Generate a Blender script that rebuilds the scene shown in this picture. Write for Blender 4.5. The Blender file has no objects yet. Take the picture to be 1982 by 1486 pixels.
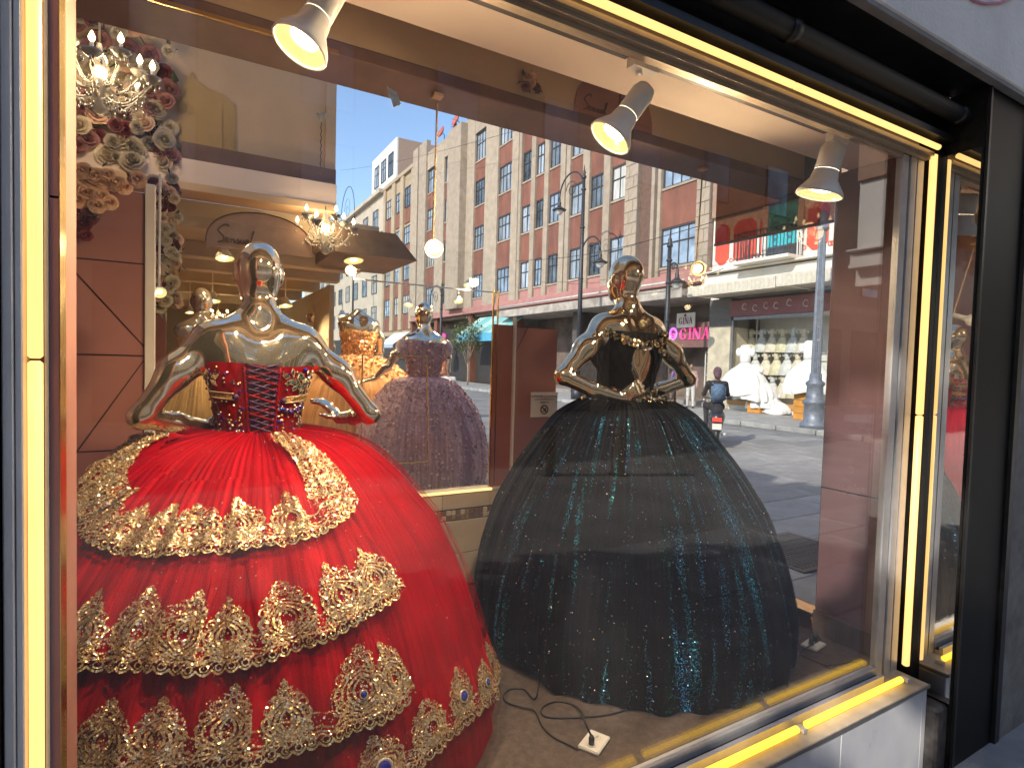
import bpy, bmesh, math, random
import numpy as np
from math import sin, cos, pi, radians, sqrt, atan2, hypot
from mathutils import Vector, Matrix, Euler
random.seed(7); rng = np.random.default_rng(11)
S = bpy.context.scene
COL = S.collection

# ---------------------------------------------------------------- camera
EYE = np.array([0.0, -1.24, 1.68])
def cam_basis(yaw, pitch, roll):
    yaw, pitch, roll = radians(yaw), radians(pitch), radians(roll)
    fw = np.array([cos(yaw)*cos(pitch), sin(yaw)*cos(pitch), sin(pitch)])
    r = np.cross(fw, [0, 0, 1]); r /= np.linalg.norm(r); u = np.cross(r, fw)
    return fw, r*cos(roll)+u*sin(roll), -r*sin(roll)+u*cos(roll)
FW, RT, UP = cam_basis(60.2, -2.2, 1.6)
camd = bpy.data.cameras.new('camera'); cam = bpy.data.objects.new('camera', camd); COL.objects.link(cam)
m = Matrix(((RT[0], UP[0], -FW[0], EYE[0]), (RT[1], UP[1], -FW[1], EYE[1]), (RT[2], UP[2], -FW[2], EYE[2]), (0, 0, 0, 1)))
cam.matrix_world = m
camd.sensor_width = 36.0; camd.lens = 36.0*1100/1982; camd.clip_start = 0.03; camd.clip_end = 2000
S.camera = cam

# ---------------------------------------------------------------- light
SUN = Vector((0.90, 0.34, -0.60)).normalized()          # the way sunlight travels
W = bpy.data.worlds.new("World"); S.world = W; W.use_nodes = True
nt = W.node_tree; nt.nodes.clear()
sky = nt.nodes.new('ShaderNodeTexSky'); sky.sky_type = 'NISHITA'; sky.sun_disc = False
sky.sun_elevation = math.asin(-SUN.z); sky.sun_rotation = atan2(-SUN.x, -SUN.y)
sky.air_density = 1.0; sky.dust_density = 0.6; sky.ozone_density = 2.6
bg = nt.nodes.new('ShaderNodeBackground'); bg.inputs[1].default_value = 0.15
wo = nt.nodes.new('ShaderNodeOutputWorld')
nt.links.new(sky.outputs[0], bg.inputs[0]); nt.links.new(bg.outputs[0], wo.inputs[0])
sl = bpy.data.lights.new('sun', 'SUN'); sl.energy = 2.8; sl.angle = radians(0.53); sl.color = (1.0, 0.94, 0.84)
sun = bpy.data.objects.new('sun', sl); COL.objects.link(sun)
sun.rotation_euler = SUN.to_track_quat('-Z', 'Y').to_euler(); sun.location = (-20, -10, 30)
S.view_settings.view_transform = 'Standard'; S.view_settings.look = 'None'
S.view_settings.exposure = 1.0; S.view_settings.gamma = 1.0; S.view_settings.use_curve_mapping = False
S.render.engine = 'CYCLES'
cy = S.cycles
cy.max_bounces = 10; cy.glossy_bounces = 6; cy.diffuse_bounces = 4; cy.transparent_max_bounces = 24; cy.transmission_bounces = 8
cy.sample_clamp_indirect = 4.0; cy.use_denoising = True; cy.caustics_reflective = False; cy.caustics_refractive = False

# ---------------------------------------------------------------- materials
MATS = {}
def mat(name, col=(.5, .5, .5), rough=.6, metal=0.0, var=.12, scale=6.0, bump=0.0, bscale=60.0, spec=.5, emit=None, es=0.0,
        coat=0.0, sheen=0.0, col2=None, stretch=(1, 1, 1), rnd=0.0, dirt=0.0, trans=0.0, coords='Object', rvar=0.1):
    if name in MATS: return MATS[name]
    M = bpy.data.materials.new(name); M.use_nodes = True; n = M.node_tree.nodes; L = M.node_tree.links
    b = n['Principled BSDF']
    b.inputs['Roughness'].default_value = rough; b.inputs['Metallic'].default_value = metal
    b.inputs['Specular IOR Level'].default_value = spec
    if coat: b.inputs['Coat Weight'].default_value = coat; b.inputs['Coat Roughness'].default_value = .06
    if sheen: b.inputs['Sheen Weight'].default_value = sheen; b.inputs['Sheen Tint'].default_value = (*col, 1); b.inputs['Sheen Roughness'].default_value = .4
    if trans: b.inputs['Transmission Weight'].default_value = trans
    tc = n.new('ShaderNodeTexCoord'); mp = n.new('ShaderNodeMapping'); mp.inputs['Scale'].default_value = stretch
    L.new(tc.outputs[coords], mp.inputs[0])
    c2 = col2 if col2 else tuple(min(1, max(0, c*(1-2.2*var))) for c in col)
    c1 = tuple(min(1, c*(1+var)) for c in col) if not col2 else col
    nz = n.new('ShaderNodeTexNoise'); nz.inputs['Scale'].default_value = scale; nz.inputs['Detail'].default_value = 6; nz.inputs['Roughness'].default_value = .62
    L.new(mp.outputs[0], nz.inputs[0])
    rp = n.new('ShaderNodeValToRGB'); rp.color_ramp.elements[0].position = .32; rp.color_ramp.elements[1].position = .68
    rp.color_ramp.elements[0].color = (*c2, 1); rp.color_ramp.elements[1].color = (*c1, 1)
    L.new(nz.outputs[0], rp.inputs[0]); out = rp.outputs[0]
    if dirt:
        dz = n.new('ShaderNodeTexNoise'); dz.inputs['Scale'].default_value = scale*.35; dz.inputs['Detail'].default_value = 9; dz.inputs['Roughness'].default_value = .7
        L.new(mp.outputs[0], dz.inputs[0])
        dr = n.new('ShaderNodeValToRGB'); dr.color_ramp.elements[0].position = .5; dr.color_ramp.elements[1].position = .72
        L.new(dz.outputs[0], dr.inputs[0])
        mx = n.new('ShaderNodeMix'); mx.data_type = 'RGBA'; mx.inputs[7].default_value = (*(c*.35 for c in col), 1)
        mm = n.new('ShaderNodeMath'); mm.operation = 'MULTIPLY'; mm.inputs[1].default_value = dirt
        L.new(dr.outputs[0], mm.inputs[0]); L.new(mm.outputs[0], mx.inputs[0]); L.new(out, mx.inputs[6]); out = mx.outputs[2]
    if rnd:
        oi = n.new('ShaderNodeObjectInfo'); hs = n.new('ShaderNodeHueSaturation')
        mr = n.new('ShaderNodeMapRange'); mr.inputs[3].default_value = 1-rnd; mr.inputs[4].default_value = 1+rnd
        L.new(oi.outputs['Random'], mr.inputs[0]); L.new(mr.outputs[0], hs.inputs['Value']); L.new(out, hs.inputs['Color']); out = hs.outputs[0]
    L.new(out, b.inputs['Base Color'])
    if rvar:
        mr = n.new('ShaderNodeMapRange'); mr.inputs[3].default_value = max(0, rough*(1-rvar)); mr.inputs[4].default_value = min(1, rough*(1+rvar)+.01)
        L.new(nz.outputs[0], mr.inputs[0]); L.new(mr.outputs[0], b.inputs['Roughness'])
    if bump:
        bz = n.new('ShaderNodeTexNoise'); bz.inputs['Scale'].default_value = bscale; bz.inputs['Detail'].default_value = 4
        L.new(mp.outputs[0], bz.inputs[0])
        bp = n.new('ShaderNodeBump'); bp.inputs['Strength'].default_value = bump; bp.inputs['Distance'].default_value = .01
        L.new(bz.outputs[0], bp.inputs['Height']); L.new(bp.outputs[0], b.inputs['Normal'])
    if emit:
        b.inputs['Emission Color'].default_value = (*emit, 1); b.inputs['Emission Strength'].default_value = es
    MATS[name] = M
    return M

def glass(name, refl=1.0, tint=(1, 1, 1), base=0.0, rough=0.0, dust=0.0):
    """a clear pane: straight-through light plus a Fresnel mirror"""
    if name in MATS: return MATS[name]
    M = bpy.data.materials.new(name); M.use_nodes = True; n = M.node_tree.nodes; L = M.node_tree.links
    n.remove(n['Principled BSDF']); o = n['Material Output']
    t = n.new('ShaderNodeBsdfTransparent'); t.inputs[0].default_value = (*tint, 1)
    g = n.new('ShaderNodeBsdfGlossy'); g.inputs['Roughness'].default_value = rough; g.inputs[0].default_value = (1, 1, 1, 1)
    f = n.new('ShaderNodeFresnel'); ge = n.new('ShaderNodeNewGeometry')
    io = n.new('ShaderNodeMapRange'); io.inputs[3].default_value = 1.5; io.inputs[4].default_value = 1/1.5     # leaving face: the node inverts the index itself
    L.new(ge.outputs['Backfacing'], io.inputs[0]); L.new(io.outputs[0], f.inputs[0])
    mm = n.new('ShaderNodeMath'); mm.operation = 'MULTIPLY_ADD'; mm.inputs[1].default_value = refl; mm.inputs[2].default_value = base; mm.use_clamp = True
    L.new(f.outputs[0], mm.inputs[0]); mx = n.new('ShaderNodeMixShader')
    L.new(mm.outputs[0], mx.inputs[0]); L.new(t.outputs[0], mx.inputs[1]); L.new(g.outputs[0], mx.inputs[2]); L.new(mx.outputs[0], o.inputs[0])
    if dust:                                   # a thin uneven film of street dust and wiping marks
        df = n.new('ShaderNodeBsdfDiffuse'); df.inputs[0].default_value = (.75, .72, .68, 1); tc = n.new('ShaderNodeTexCoord'); mp = n.new('ShaderNodeMapping'); mp.inputs['Scale'].default_value = (1.0, 1.0, 2.2); mp.inputs['Rotation'].default_value = (0, .5, 0)
        nz = n.new('ShaderNodeTexNoise'); nz.inputs['Scale'].default_value = 2.2; nz.inputs['Detail'].default_value = 7; nz.inputs['Roughness'].default_value = .65; mr = n.new('ShaderNodeMapRange'); mr.inputs[1].default_value = .3; mr.inputs[2].default_value = .75; mr.inputs[3].default_value = dust*.4; mr.inputs[4].default_value = dust*1.6
        L.new(tc.outputs['Object'], mp.inputs[0]); L.new(mp.outputs[0], nz.inputs[0]); L.new(nz.outputs[0], mr.inputs[0]); m2 = n.new('ShaderNodeMixShader'); L.new(mr.outputs[0], m2.inputs[0]); L.new(mx.outputs[0], m2.inputs[1]); L.new(df.outputs[0], m2.inputs[2]); L.new(m2.outputs[0], o.inputs[0])
    MATS[name] = M
    return M

def emis(name, col, strength):
    if name in MATS: return MATS[name]
    M = bpy.data.materials.new(name); M.use_nodes = True; n = M.node_tree.nodes; L = M.node_tree.links
    b = n['Principled BSDF']; b.inputs['Base Color'].default_value = (*(min(1, c*.8) for c in col), 1); b.inputs['Roughness'].default_value = .4
    b.inputs['Emission Color'].default_value = (*col, 1)
    tc = n.new('ShaderNodeTexCoord'); nz = n.new('ShaderNodeTexNoise'); nz.inputs['Scale'].default_value = 9
    L.new(tc.outputs['Object'], nz.inputs[0]); mr = n.new('ShaderNodeMapRange'); mr.inputs[3].default_value = strength*.85; mr.inputs[4].default_value = strength*1.15
    L.new(nz.outputs[0], mr.inputs[0]); L.new(mr.outputs[0], b.inputs['Emission Strength'])
    MATS[name] = M
    return M

# ---------------------------------------------------------------- objects and meshes
ORG = {}
def tag(o, label=None, cat=None, group=None, kind=None):
    if label: o['label'] = label
    if cat: o['category'] = cat
    if group: o['group'] = group
    if kind: o['kind'] = kind
    return o
def thing(name, label, cat, loc=(0, 0, 0), group=None, kind=None):
    o = bpy.data.objects.new(name, None); COL.objects.link(o); o.location = loc; o.empty_display_size = .1
    ORG[o.name] = Vector(loc)
    return tag(o, label, cat, group, kind)
def link(name, me, parent=None, loc=None, rot=None, scale=None):
    o = bpy.data.objects.new(name, me); COL.objects.link(o)
    if parent is not None:
        o.parent = parent; ORG[o.name] = ORG.get(parent.name, Vector())
    else: ORG[o.name] = Vector()
    if loc is not None: o.location = Vector(loc) - (ORG[o.name] if parent is not None else Vector())
    if rot is not None: o.rotation_euler = rot
    if scale is not None: o.scale = scale
    return o
class MB:
    def __init__(s): s.v = []; s.f = []; s.mi = []; s.cur = 0
    def add(s, vs, fs):
        o = len(s.v); s.v += [tuple(map(float, p)) for p in vs]; s.f += [tuple(i+o for i in f) for f in fs]; s.mi += [s.cur]*len(fs); return s
    def box(s, x0, x1, y0, y1, z0, z1, M=None):
        vs = [(x, y, z) for x in (x0, x1) for y in (y0, y1) for z in (z0, z1)]
        if M is not None: vs = [tuple(M @ Vector(p)) for p in vs]
        return s.add(vs, [(0, 1, 3, 2), (4, 6, 7, 5), (0, 4, 5, 1), (2, 3, 7, 6), (0, 2, 6, 4), (1, 5, 7, 3)])
    def bbox(s, x0, x1, y0, y1, z0, z1, b=.004):
        """a box with chamfered edges"""
        bm = bmesh.new(); bmesh.ops.create_cube(bm, size=1)
        bmesh.ops.scale(bm, vec=(x1-x0, y1-y0, z1-z0), verts=bm.verts)
        bmesh.ops.translate(bm, vec=((x0+x1)/2, (y0+y1)/2, (z0+z1)/2), verts=bm.verts)
        bmesh.ops.bevel(bm, geom=list(bm.edges), offset=b, segments=1, affect='EDGES', profile=.5)
        s.bm(bm); return s
    def bm(s, bm):
        bm.verts.index_update(); s.add([v.co for v in bm.verts], [[v.index for v in f.verts] for f in bm.faces]); bm.free(); return s
    def tube(s, path, r, n=8, cap=True, closed=False):
        P = [Vector(p) for p in path]; k = len(P)
        rs = r if hasattr(r, '__len__') else [r]*k
        vs = []; up = Vector((0, 0, 1)); prev = None
        for i, p in enumerate(P):
            if closed: t = P[(i+1) % k]-P[i-1]
            else: t = P[min(i+1, k-1)]-P[max(i-1, 0)]
            t = t.normalized() if t.length > 1e-9 else Vector((0, 0, 1))
            if prev is None:
                a = t.cross(up)
                if a.length < 1e-3: a = t.cross(Vector((1, 0, 0)))
            else: a = prev - t*prev.dot(t)
            if a.length < 1e-6: a = t.orthogonal()
            a.normalize(); prev = a; b = t.cross(a)
            for j in range(n):
                q = 2*pi*j/n; vs.append(p+(a*cos(q)+b*sin(q))*rs[i])
        fs = []
        for i in range(k if closed else k-1):
            i2 = (i+1) % k
            for j in range(n):
                j2 = (j+1) % n; fs.append((i*n+j, i*n+j2, i2*n+j2, i2*n+j))
        if cap and not closed: fs += [tuple(range(n))[::-1], tuple((k-1)*n+j for j in range(n))]
        return s.add(vs, fs)
    def lathe(s, prof, c=(0, 0, 0), n=20, M=None, cap=True):
        vs = [(r*cos(2*pi*j/n), r*sin(2*pi*j/n), z) for r, z in prof for j in range(n)]
        vs = [tuple((M @ Vector(p)) + Vector(c)) if M is not None else (p[0]+c[0], p[1]+c[1], p[2]+c[2]) for p in vs]
        fs = []; k = len(prof)
        for i in range(k-1):
            for j in range(n): j2 = (j+1) % n; fs.append((i*n+j, i*n+j2, (i+1)*n+j2, (i+1)*n+j))
        if cap: fs += [tuple(range(n))[::-1], tuple((k-1)*n+j for j in range(n))]
        return s.add(vs, fs)
    def ball(s, c, r, n=8, m=6):
        r3 = r if hasattr(r, '__len__') else (r, r, r)
        prof = [(max(1e-4, sin(pi*i/m)), -cos(pi*i/m)) for i in range(m+1)]
        vs = [(c[0]+r3[0]*a*cos(2*pi*j/n), c[1]+r3[1]*a*sin(2*pi*j/n), c[2]+r3[2]*z) for a, z in prof for j in range(n)]
        fs = [(i*n+j, i*n+(j+1) % n, (i+1)*n+(j+1) % n, (i+1)*n+j) for i in range(m) for j in range(n)]
        return s.add(vs, fs)
    def prism(s, pts, d):
        """polygon (3d points) extruded by vector d"""
        k = len(pts); d = Vector(d); vs = [Vector(p) for p in pts]+[Vector(p)+d for p in pts]
        return s.add(vs, [tuple(range(k))[::-1], tuple(range(k, 2*k))]+[(i, (i+1) % k, k+(i+1) % k, k+i) for i in range(k)])
    def mesh(s, name, mats, smooth=False, org=None):
        me = bpy.data.meshes.new(name); o = org if org is not None else Vector()
        me.from_pydata([(p[0]-o[0], p[1]-o[1], p[2]-o[2]) for p in s.v], [], s.f)
        ms = mats if isinstance(mats, (list, tuple)) else [mats]
        for q in ms: me.materials.append(q)
        if len(ms) > 1: me.polygons.foreach_set('material_index', s.mi)
        if smooth: me.polygons.foreach_set('use_smooth', [True]*len(s.f))
        me.update(); return me
    def build(s, name, mats, parent=None, smooth=False, fix=True, label=None, kind=None):
        org = ORG.get(parent.name, Vector()) if parent is not None else Vector()
        me = s.mesh(name, mats, smooth, org)
        if fix and len(s.f) < 60000:
            bm = bmesh.new(); bm.from_mesh(me); bmesh.ops.recalc_face_normals(bm, faces=bm.faces); bm.to_mesh(me); bm.free()
        o = link(name, me, parent); return tag(o, label=label, kind=kind)
def npmesh(name, V, F, mats, parent=None, smooth=True, mi=None, kind=None, label=None):
    """mesh from numpy arrays (world coordinates)"""
    org = ORG.get(parent.name, Vector()) if parent is not None else Vector()
    V = np.asarray(V, float)-np.array(org); F = np.asarray(F, int); k = F.shape[1]
    me = bpy.data.meshes.new(name); me.vertices.add(len(V)); me.vertices.foreach_set('co', V.astype(np.float32).ravel())
    me.loops.add(F.size); me.loops.foreach_set('vertex_index', F.astype(np.int32).ravel())
    me.polygons.add(len(F)); me.polygons.foreach_set('loop_start', np.arange(0, F.size, k, dtype=np.int32))
    try: me.polygons.foreach_set('loop_total', np.full(len(F), k, dtype=np.int32))
    except Exception: pass
    ms = mats if isinstance(mats, (list, tuple)) else [mats]
    for q in ms: me.materials.append(q)
    if mi is not None: me.polygons.foreach_set('material_index', np.asarray(mi, np.int32))
    me.polygons.foreach_set('use_smooth', np.full(len(F), smooth))
    me.update(calc_edges=True); me.validate()
    o = link(name, me, parent); return tag(o, label=label, kind=kind)
def part(name, mats, parent, *boxes, b=0, smooth=False, label=None):
    q = MB()
    for x in boxes: q.bbox(*x, b=b) if b else q.box(*x)
    return q.build(name, mats, parent, smooth, label=label)
def arc(c, r, a0, a1, n, ax='xz'):
    out = []
    for i in range(n+1):
        a = a0+(a1-a0)*i/n; u, v = r*cos(a), r*sin(a)
        out.append((c[0]+u, c[1], c[2]+v) if ax == 'xz' else (c[0]+u, c[1]+v, c[2]) if ax == 'xy' else (c[0], c[1]+u, c[2]+v))
    return out
FONT = {}
def lettering(name, txt, size, m, parent, O, ux, uz, depth=.003, align='CENTER', sx=1.0, shear=0.0):
    """built-in font lettering as a real mesh; ux = reading direction, uz = up"""
    cu = bpy.data.curves.new('t', 'FONT'); cu.body = txt; cu.size = size; cu.align_x = align; cu.align_y = 'CENTER'; cu.extrude = depth/2; cu.shear = shear; cu.resolution_u = 3
    tmp = bpy.data.objects.new('t', cu); COL.objects.link(tmp)
    dg = bpy.context.evaluated_depsgraph_get(); me = bpy.data.meshes.new_from_object(tmp.evaluated_get(dg))
    bpy.data.objects.remove(tmp); bpy.data.curves.remove(cu)
    ux = Vector(ux).normalized(); uz = Vector(uz).normalized(); un = ux.cross(uz)
    org = ORG.get(parent.name, Vector()) if parent is not None else Vector()
    for v in me.vertices:
        p = Vector(O)+ux*v.co.x*sx+uz*v.co.y+un*v.co.z; v.co = p-org
    me.materials.clear(); me.materials.append(m)
    return link(name, me, parent)
# ---------------------------------------------------------------- measured points of the photograph -> places in the scene
def ray(px, py):
    return FW+RT*(px-991)/1100-UP*(py-743)/1100
def on_y(px, py, Y): d = ray(px, py); return Vector(EYE+d*(Y-EYE[1])/d[1])
def on_x(px, py, X): d = ray(px, py); return Vector(EYE+d*(X-EYE[0])/d[0])
def on_z(px, py, Z): d = ray(px, py); return Vector(EYE+d*(Z-EYE[2])/d[2])

# ---------------------------------------------------------------- materials of the shop
m_tan = mat('tan plaster', (.68, .49, .30), .75, var=.07, scale=1.5, bump=.12, bscale=45, dirt=.12)
m_tan2 = mat('ochre plaster', (.50, .34, .14), .8, var=.07, scale=2.0, bump=.1)
m_soffit = mat('soffit paint', (.86, .72, .61), .7, var=.04, scale=2, bump=.05)
m_brown = mat('brown band', (.20, .11, .085), .5, var=.12, scale=5)
m_pink = mat('pink lacquer', (.35, .165, .15), .24, var=.05, scale=2.5, coat=.25, rnd=.05)
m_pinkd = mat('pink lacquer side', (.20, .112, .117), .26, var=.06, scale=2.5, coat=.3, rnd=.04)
m_dark = mat('joint shadow gap', (.05, .03, .025), .8)
m_base = mat('dark baseboard', (.10, .065, .045), .45, var=.2, scale=9, stretch=(1, 8, 1))
m_carpet = mat('carpet', (.115, .085, .07), .95, var=.18, scale=40, bump=.6, bscale=420, sheen=.2)
m_alu = mat('aluminium', (.60, .60, .61), .34, metal=.4, var=.05, scale=14, dirt=.15)
m_gold = mat('gold trim', (.80, .58, .25), .25, metal=1.0, var=.06)
m_white = mat('white paint', (.72, .69, .64), .45, var=.04)
m_lamp = mat('lamp white enamel', (.88, .86, .82), .35, var=.03)
m_blk = mat('black iron', (.012, .011, .011), .38, var=.3, scale=12, bump=.15, bscale=30)
m_blk2 = mat('black granite', (.008, .007, .006), .5, var=.5, scale=30, dirt=.4, spec=.25)
m_stucco = mat('white stucco', (.88, .82, .74), .85, var=.05, scale=3, bump=.35, bscale=70, dirt=.25)
m_conc = mat('grey concrete', (.27, .245, .22), .85, var=.15, scale=9, bump=.35, bscale=60, dirt=.4)
m_marble = mat('grey marble', (.78, .76, .75), .28, var=.10, scale=3.2, col2=(.58, .58, .60), stretch=(1, 1, .6), rnd=.05, dirt=.22)
m_tile = mat('cream tile', (.56, .47, .36), .3, var=.05, scale=8, rnd=.06)
m_cream = mat('cream wall', (.60, .50, .34), .6, var=.05, scale=2)
m_mirror = mat('mirror', (.80, .78, .75), .02, metal=1.0, var=.01, rvar=0)
m_led = emis('warm light tube', (1.0, .60, .20), .76)
m_led2 = emis('yellow light tube', (1.0, .60, .05), 1.0)
m_ledbk = emis('soft light strip', (1.0, .66, .25), .9)
m_jpk = mat('pink jamb lacquer', (.50, .235, .20), .2, var=.05, scale=4, coat=.4)
g_front = glass('shop glass', refl=1.0, tint=(.975, .965, .955), dust=.010)
g_side = glass('side glass', refl=.5, tint=(.97, .985, .98))
g_tint = glass('brown tinted glass', refl=.6, tint=(.36, .24, .18))

# ---------------------------------------------------------------- ground
m_ground = mat('worn grey paving', (.27, .265, .26), .75, var=.16, scale=.9, bump=.2, bscale=30, dirt=.2)
m_slab = mat('paving slab', (.33, .32, .31), .7, var=.14, scale=3.0, bump=.3, bscale=55, rnd=.18, dirt=.25, coords='Object')
m_kerb = mat('kerb stone', (.36, .35, .33), .75, var=.14, scale=4, bump=.3, rnd=.1)
street = MB().box(-200, 300, -200, 300, -.6, 0).build('street', m_ground); tag(street, kind='structure')
side = MB().box(14.35, 18.0, -30, 120, .004, .13).build('sidewalk', m_kerb); tag(side, kind='structure')
kb = MB().bbox(-.14, .14, -.56, .56, 0, .15, b=.02).mesh('kerb_stone', m_kerb)
for i in range(34): link('kerb_stone', kb, side, (14.2, -8+i*1.15, 0))
sb = MB().bbox(-.59, .59, -.29, .29, -.02, 0, b=.006).mesh('paving_slab', m_slab)
n = 0
for i in range(10):
    for j in range(26):
        x = 3.3+i*1.2+(.6 if j % 2 else 0); y = -2.4+j*.6
        if x > 13.2 or y > 3.2+x*.95 or (abs(x-4.9) < .75 and abs(y-1.95) < .5): continue
        link('paving_slab', sb, street, (x, y, .010+random.uniform(-.003, .003)), (radians(random.uniform(-.12, .12)), radians(random.uniform(-.12, .12)), 0)); n += 1
# cast iron grating sunk into the paving
gr = thing('drain_grate', 'rusty grey iron drain grate set into the street paving beside the side window', 'drain grate', (4.9, 1.95, 0))
m_iron = mat('worn iron', (.09, .085, .08), .5, metal=.6, var=.25, scale=18)
part('grate_frame', m_iron, gr, (4.42, 4.47, 1.55, 2.35, .004, .02), (5.33, 5.38, 1.55, 2.35, .004, .02), (4.47, 5.33, 1.55, 1.6, .004, .02), (4.47, 5.33, 2.3, 2.35, .004, .02))
part('grate_well', mat('drain dark', (.01, .01, .01), .9), gr, (4.47, 5.33, 1.6, 2.3, .001, .003))
gb = MB().bbox(-.014, .014, -.345, .345, 0, .014, b=.003).mesh('grate_bar', m_iron)
for i in range(16): link('grate_bar', gb, gr, (4.52+i*.0505, 1.95, .005))
gb2 = MB().bbox(-.425, .425, -.008, .008, 0, .01, b=.002).mesh('cross_bar', m_iron)
for j in range(9): link('cross_bar', gb2, gr, (4.9, 1.64+j*.077, .0045))

# ---------------------------------------------------------------- the dress shop
shop = thing('dress_shop', 'dress shop front with yellow light tubes round its big display window', 'shop', (0, 0, 0))
# marble base, sill, frame
for i in range(5):
    x0 = -.26+i*.584; part('marble_slab', m_marble, shop, (x0+.0015, x0+.5825, -.10, .05, .0, .366), b=.003)
part('marble_slab', m_marble, shop, (2.662, 2.70, -.098, .05, 0, .366), b=.003)
part('window_sill', mat('beige sill stone', (.50, .42, .32), .4, var=.12, scale=12, dirt=.3), shop, (-.26, 2.70, -.104, .055, .3665, .386), b=.003)
part('sill_edge', mat('dull zinc', (.33, .31, .29), .4, metal=.7), shop, (-.26, 2.70, -.108, -.1045, .372, .3865))
part('window_frame', m_alu, shop, (-.19, 2.53, .005, .02, .387, .402), (-.19, 2.53, -.012, .004, .387, .418), (-.19, 2.53, .022, .048, .387, .436))
part('frame_groove', m_dark, shop, (-.19, 2.53, .0045, .0215, .4025, .406))
part('window_frame', m_alu, shop, (2.535, 2.582, .024, .05, .386, 2.575), (2.597, 2.640, .0215, .05, .386, 2.575), (2.652, 2.700, .0225, .05, .386, 2.575))
part('frame_groove', m_dark, shop, (2.5822, 2.5968, .032, .05, .386, 2.60), (2.6402, 2.6518, .034, .05, .386, 2.60))
part('window_frame', mat('aged frame', (.50, .40, .29), .45, metal=.3, var=.1), shop, (-.1888, 2.701, .0, .02, 2.576, 2.603), (-.1888, 2.534, .021, .05, 2.562, 2.612), (-.1888, 2.701, -.014, -.001, 2.588, 2.603))
part('window_frame', m_alu, shop, (-.2095, -.2042, -.010, .05, .386, 2.60))
for z0, z1 in ((.386, 1.936), (1.94, 2.60)): part('jamb_panel', m_jpk, shop, (-.2039, -.1908, -.004, .05, z0, z1))
part('jamb_edge', m_gold, shop, (-.1906, -.1890, -.006, .05, .386, 2.60))
part('glass_pane', g_front, shop, (-.1888, 2.534, .030, .036, .437, 2.561))
# light tubes
def led(p, q, m=None, r=.0135, lab=None):
    p, q = Vector(p), Vector(q); d = (q-p).normalized(); t = MB(); t.tube([p, p+d*.004, q-d*.004, q], [r*.6, r, r, r*.6], 10)
    o = t.build('light_tube', m or m_led, shop, True); return o
led((-.2205, -.016, .40), (-.2205, -.016, 1.66), r=.0105); led((-.2205, -.016, 1.664), (-.2205, -.016, 2.60), r=.0105)
led((2.722, -.002, .41), (2.722, -.002, 1.5), r=.0145); led((2.722, -.002, 1.504), (2.722, -.002, 2.60), r=.0145)
for i in range(3): led((-.2+i*.968, -.03, 2.616), (.762+i*.968, -.03, 2.616), r=.0112)
for a, b in ((-.19, .62), (.66, 1.27), (1.31, 1.90), (1.945, 2.60)): led((a, -.044, .402), (b, -.044, .402), m_led2, r=.0125)
for x in (.64, 1.29, 1.922, 2.63): part('tube_clip', m_white, shop, (x-.009, x+.009, -.06, -.028, .387, .402))
# left jamb
m_jamb = mat('grey jamb', (.86, .83, .79), .35, var=.07, scale=9, stretch=(6, 6, 1), bump=.1)
part('jamb_trim', m_jamb, shop, (-.2600, -.2452, -.036, .02, .386, 2.64), b=.002)
part('jamb_trim', m_jamb, shop, (-.2436, -.2338, -.033, .02, .386, 2.64), b=.002)
part('jamb_groove', m_dark, shop, (-.2451, -.2437, -.026, .02, .386, 2.64))
part('black_pier', m_blk2, shop, (-2.6, -.2625, -.055, .30, 0, 2.86))
part('jamb_panel', mat('matt pink jamb', (.22, .09, .075), .7, var=.08), shop, (-.30, -.1892, .0505, .16, .386, 2.62))
# header box of the roller shutter, its tube, and the white fascia
part('shutter_box', m_blk, shop, (-.262, 2.83, -.002, .0, 2.634, 2.9), (-.262, 4.5, -.15, -.005, 2.86, 2.9))
rt = MB(); rt.tube([(-.26, -.075, 2.742), (2.82, -.075, 2.742)], .032, 18); rt.build('shutter_roll', mat('shutter steel', (.014, .012, .011), .6, metal=.2, var=.3, scale=20, stretch=(.3, 1, 1), dirt=.4), shop, True)
for x in (-.1, .75, 1.62, 2.72):
    q = MB(); q.tube([(x, -.075, 2.742), (x+.035, -.075, 2.742)], .037, 18); q.build('shutter_collar', m_blk, shop, True)
part('shutter_rail', m_blk, shop, (-.262, 2.83, -.05, -.0025, 2.648, 2.672))
part('fascia', m_stucco, shop, (-2.6, 6.0, -.19, -.152, 2.862, 4.6), b=.006)
part('fascia_lip', mat('grey lip', (.26, .25, .24), .7, var=.15), shop, (-2.6, 6.0, -.186, -.155, 2.845, 2.8615))
pk = mat('pink sign paint', (.62, .22, .34), .5)
q = MB(); q.tube([on_y(x, y, -.192) for x, y in ((1850, -40), (1868, -10), (1884, 2), (1905, 8), (1935, 6), (1958, -4), (1966, -30))], .006, 8); q.build('sign_flourish', pk, shop, True)
# right reveal: polished mirror strip, black pier and concrete neighbour
part('mirror_strip', m_mirror, shop, (2.78, 2.794, -.146, -.013, .30, 2.60))
part('black_pier', m_blk2, shop, (2.7945, 3.24, -.15, .40, 0, 2.845), (2.743, 2.794, -.0125, .055, 0, 2.633))
part('pier_molding', m_blk, shop, (2.80, 2.816, -.162, -.1505, 0, 2.84), (3.19, 3.235, -.166, -.1505, 0, 2.84))
part('foot_block', mat('dark foot stone', (.07, .06, .055), .6, var=.4, scale=14, dirt=.5), shop, (2.702, 2.793, -.14, -.013, 0, .29), b=.01)
part('wall', m_conc, shop, (3.24, 6.0, -.16, .40, 0, 2.845))
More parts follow.
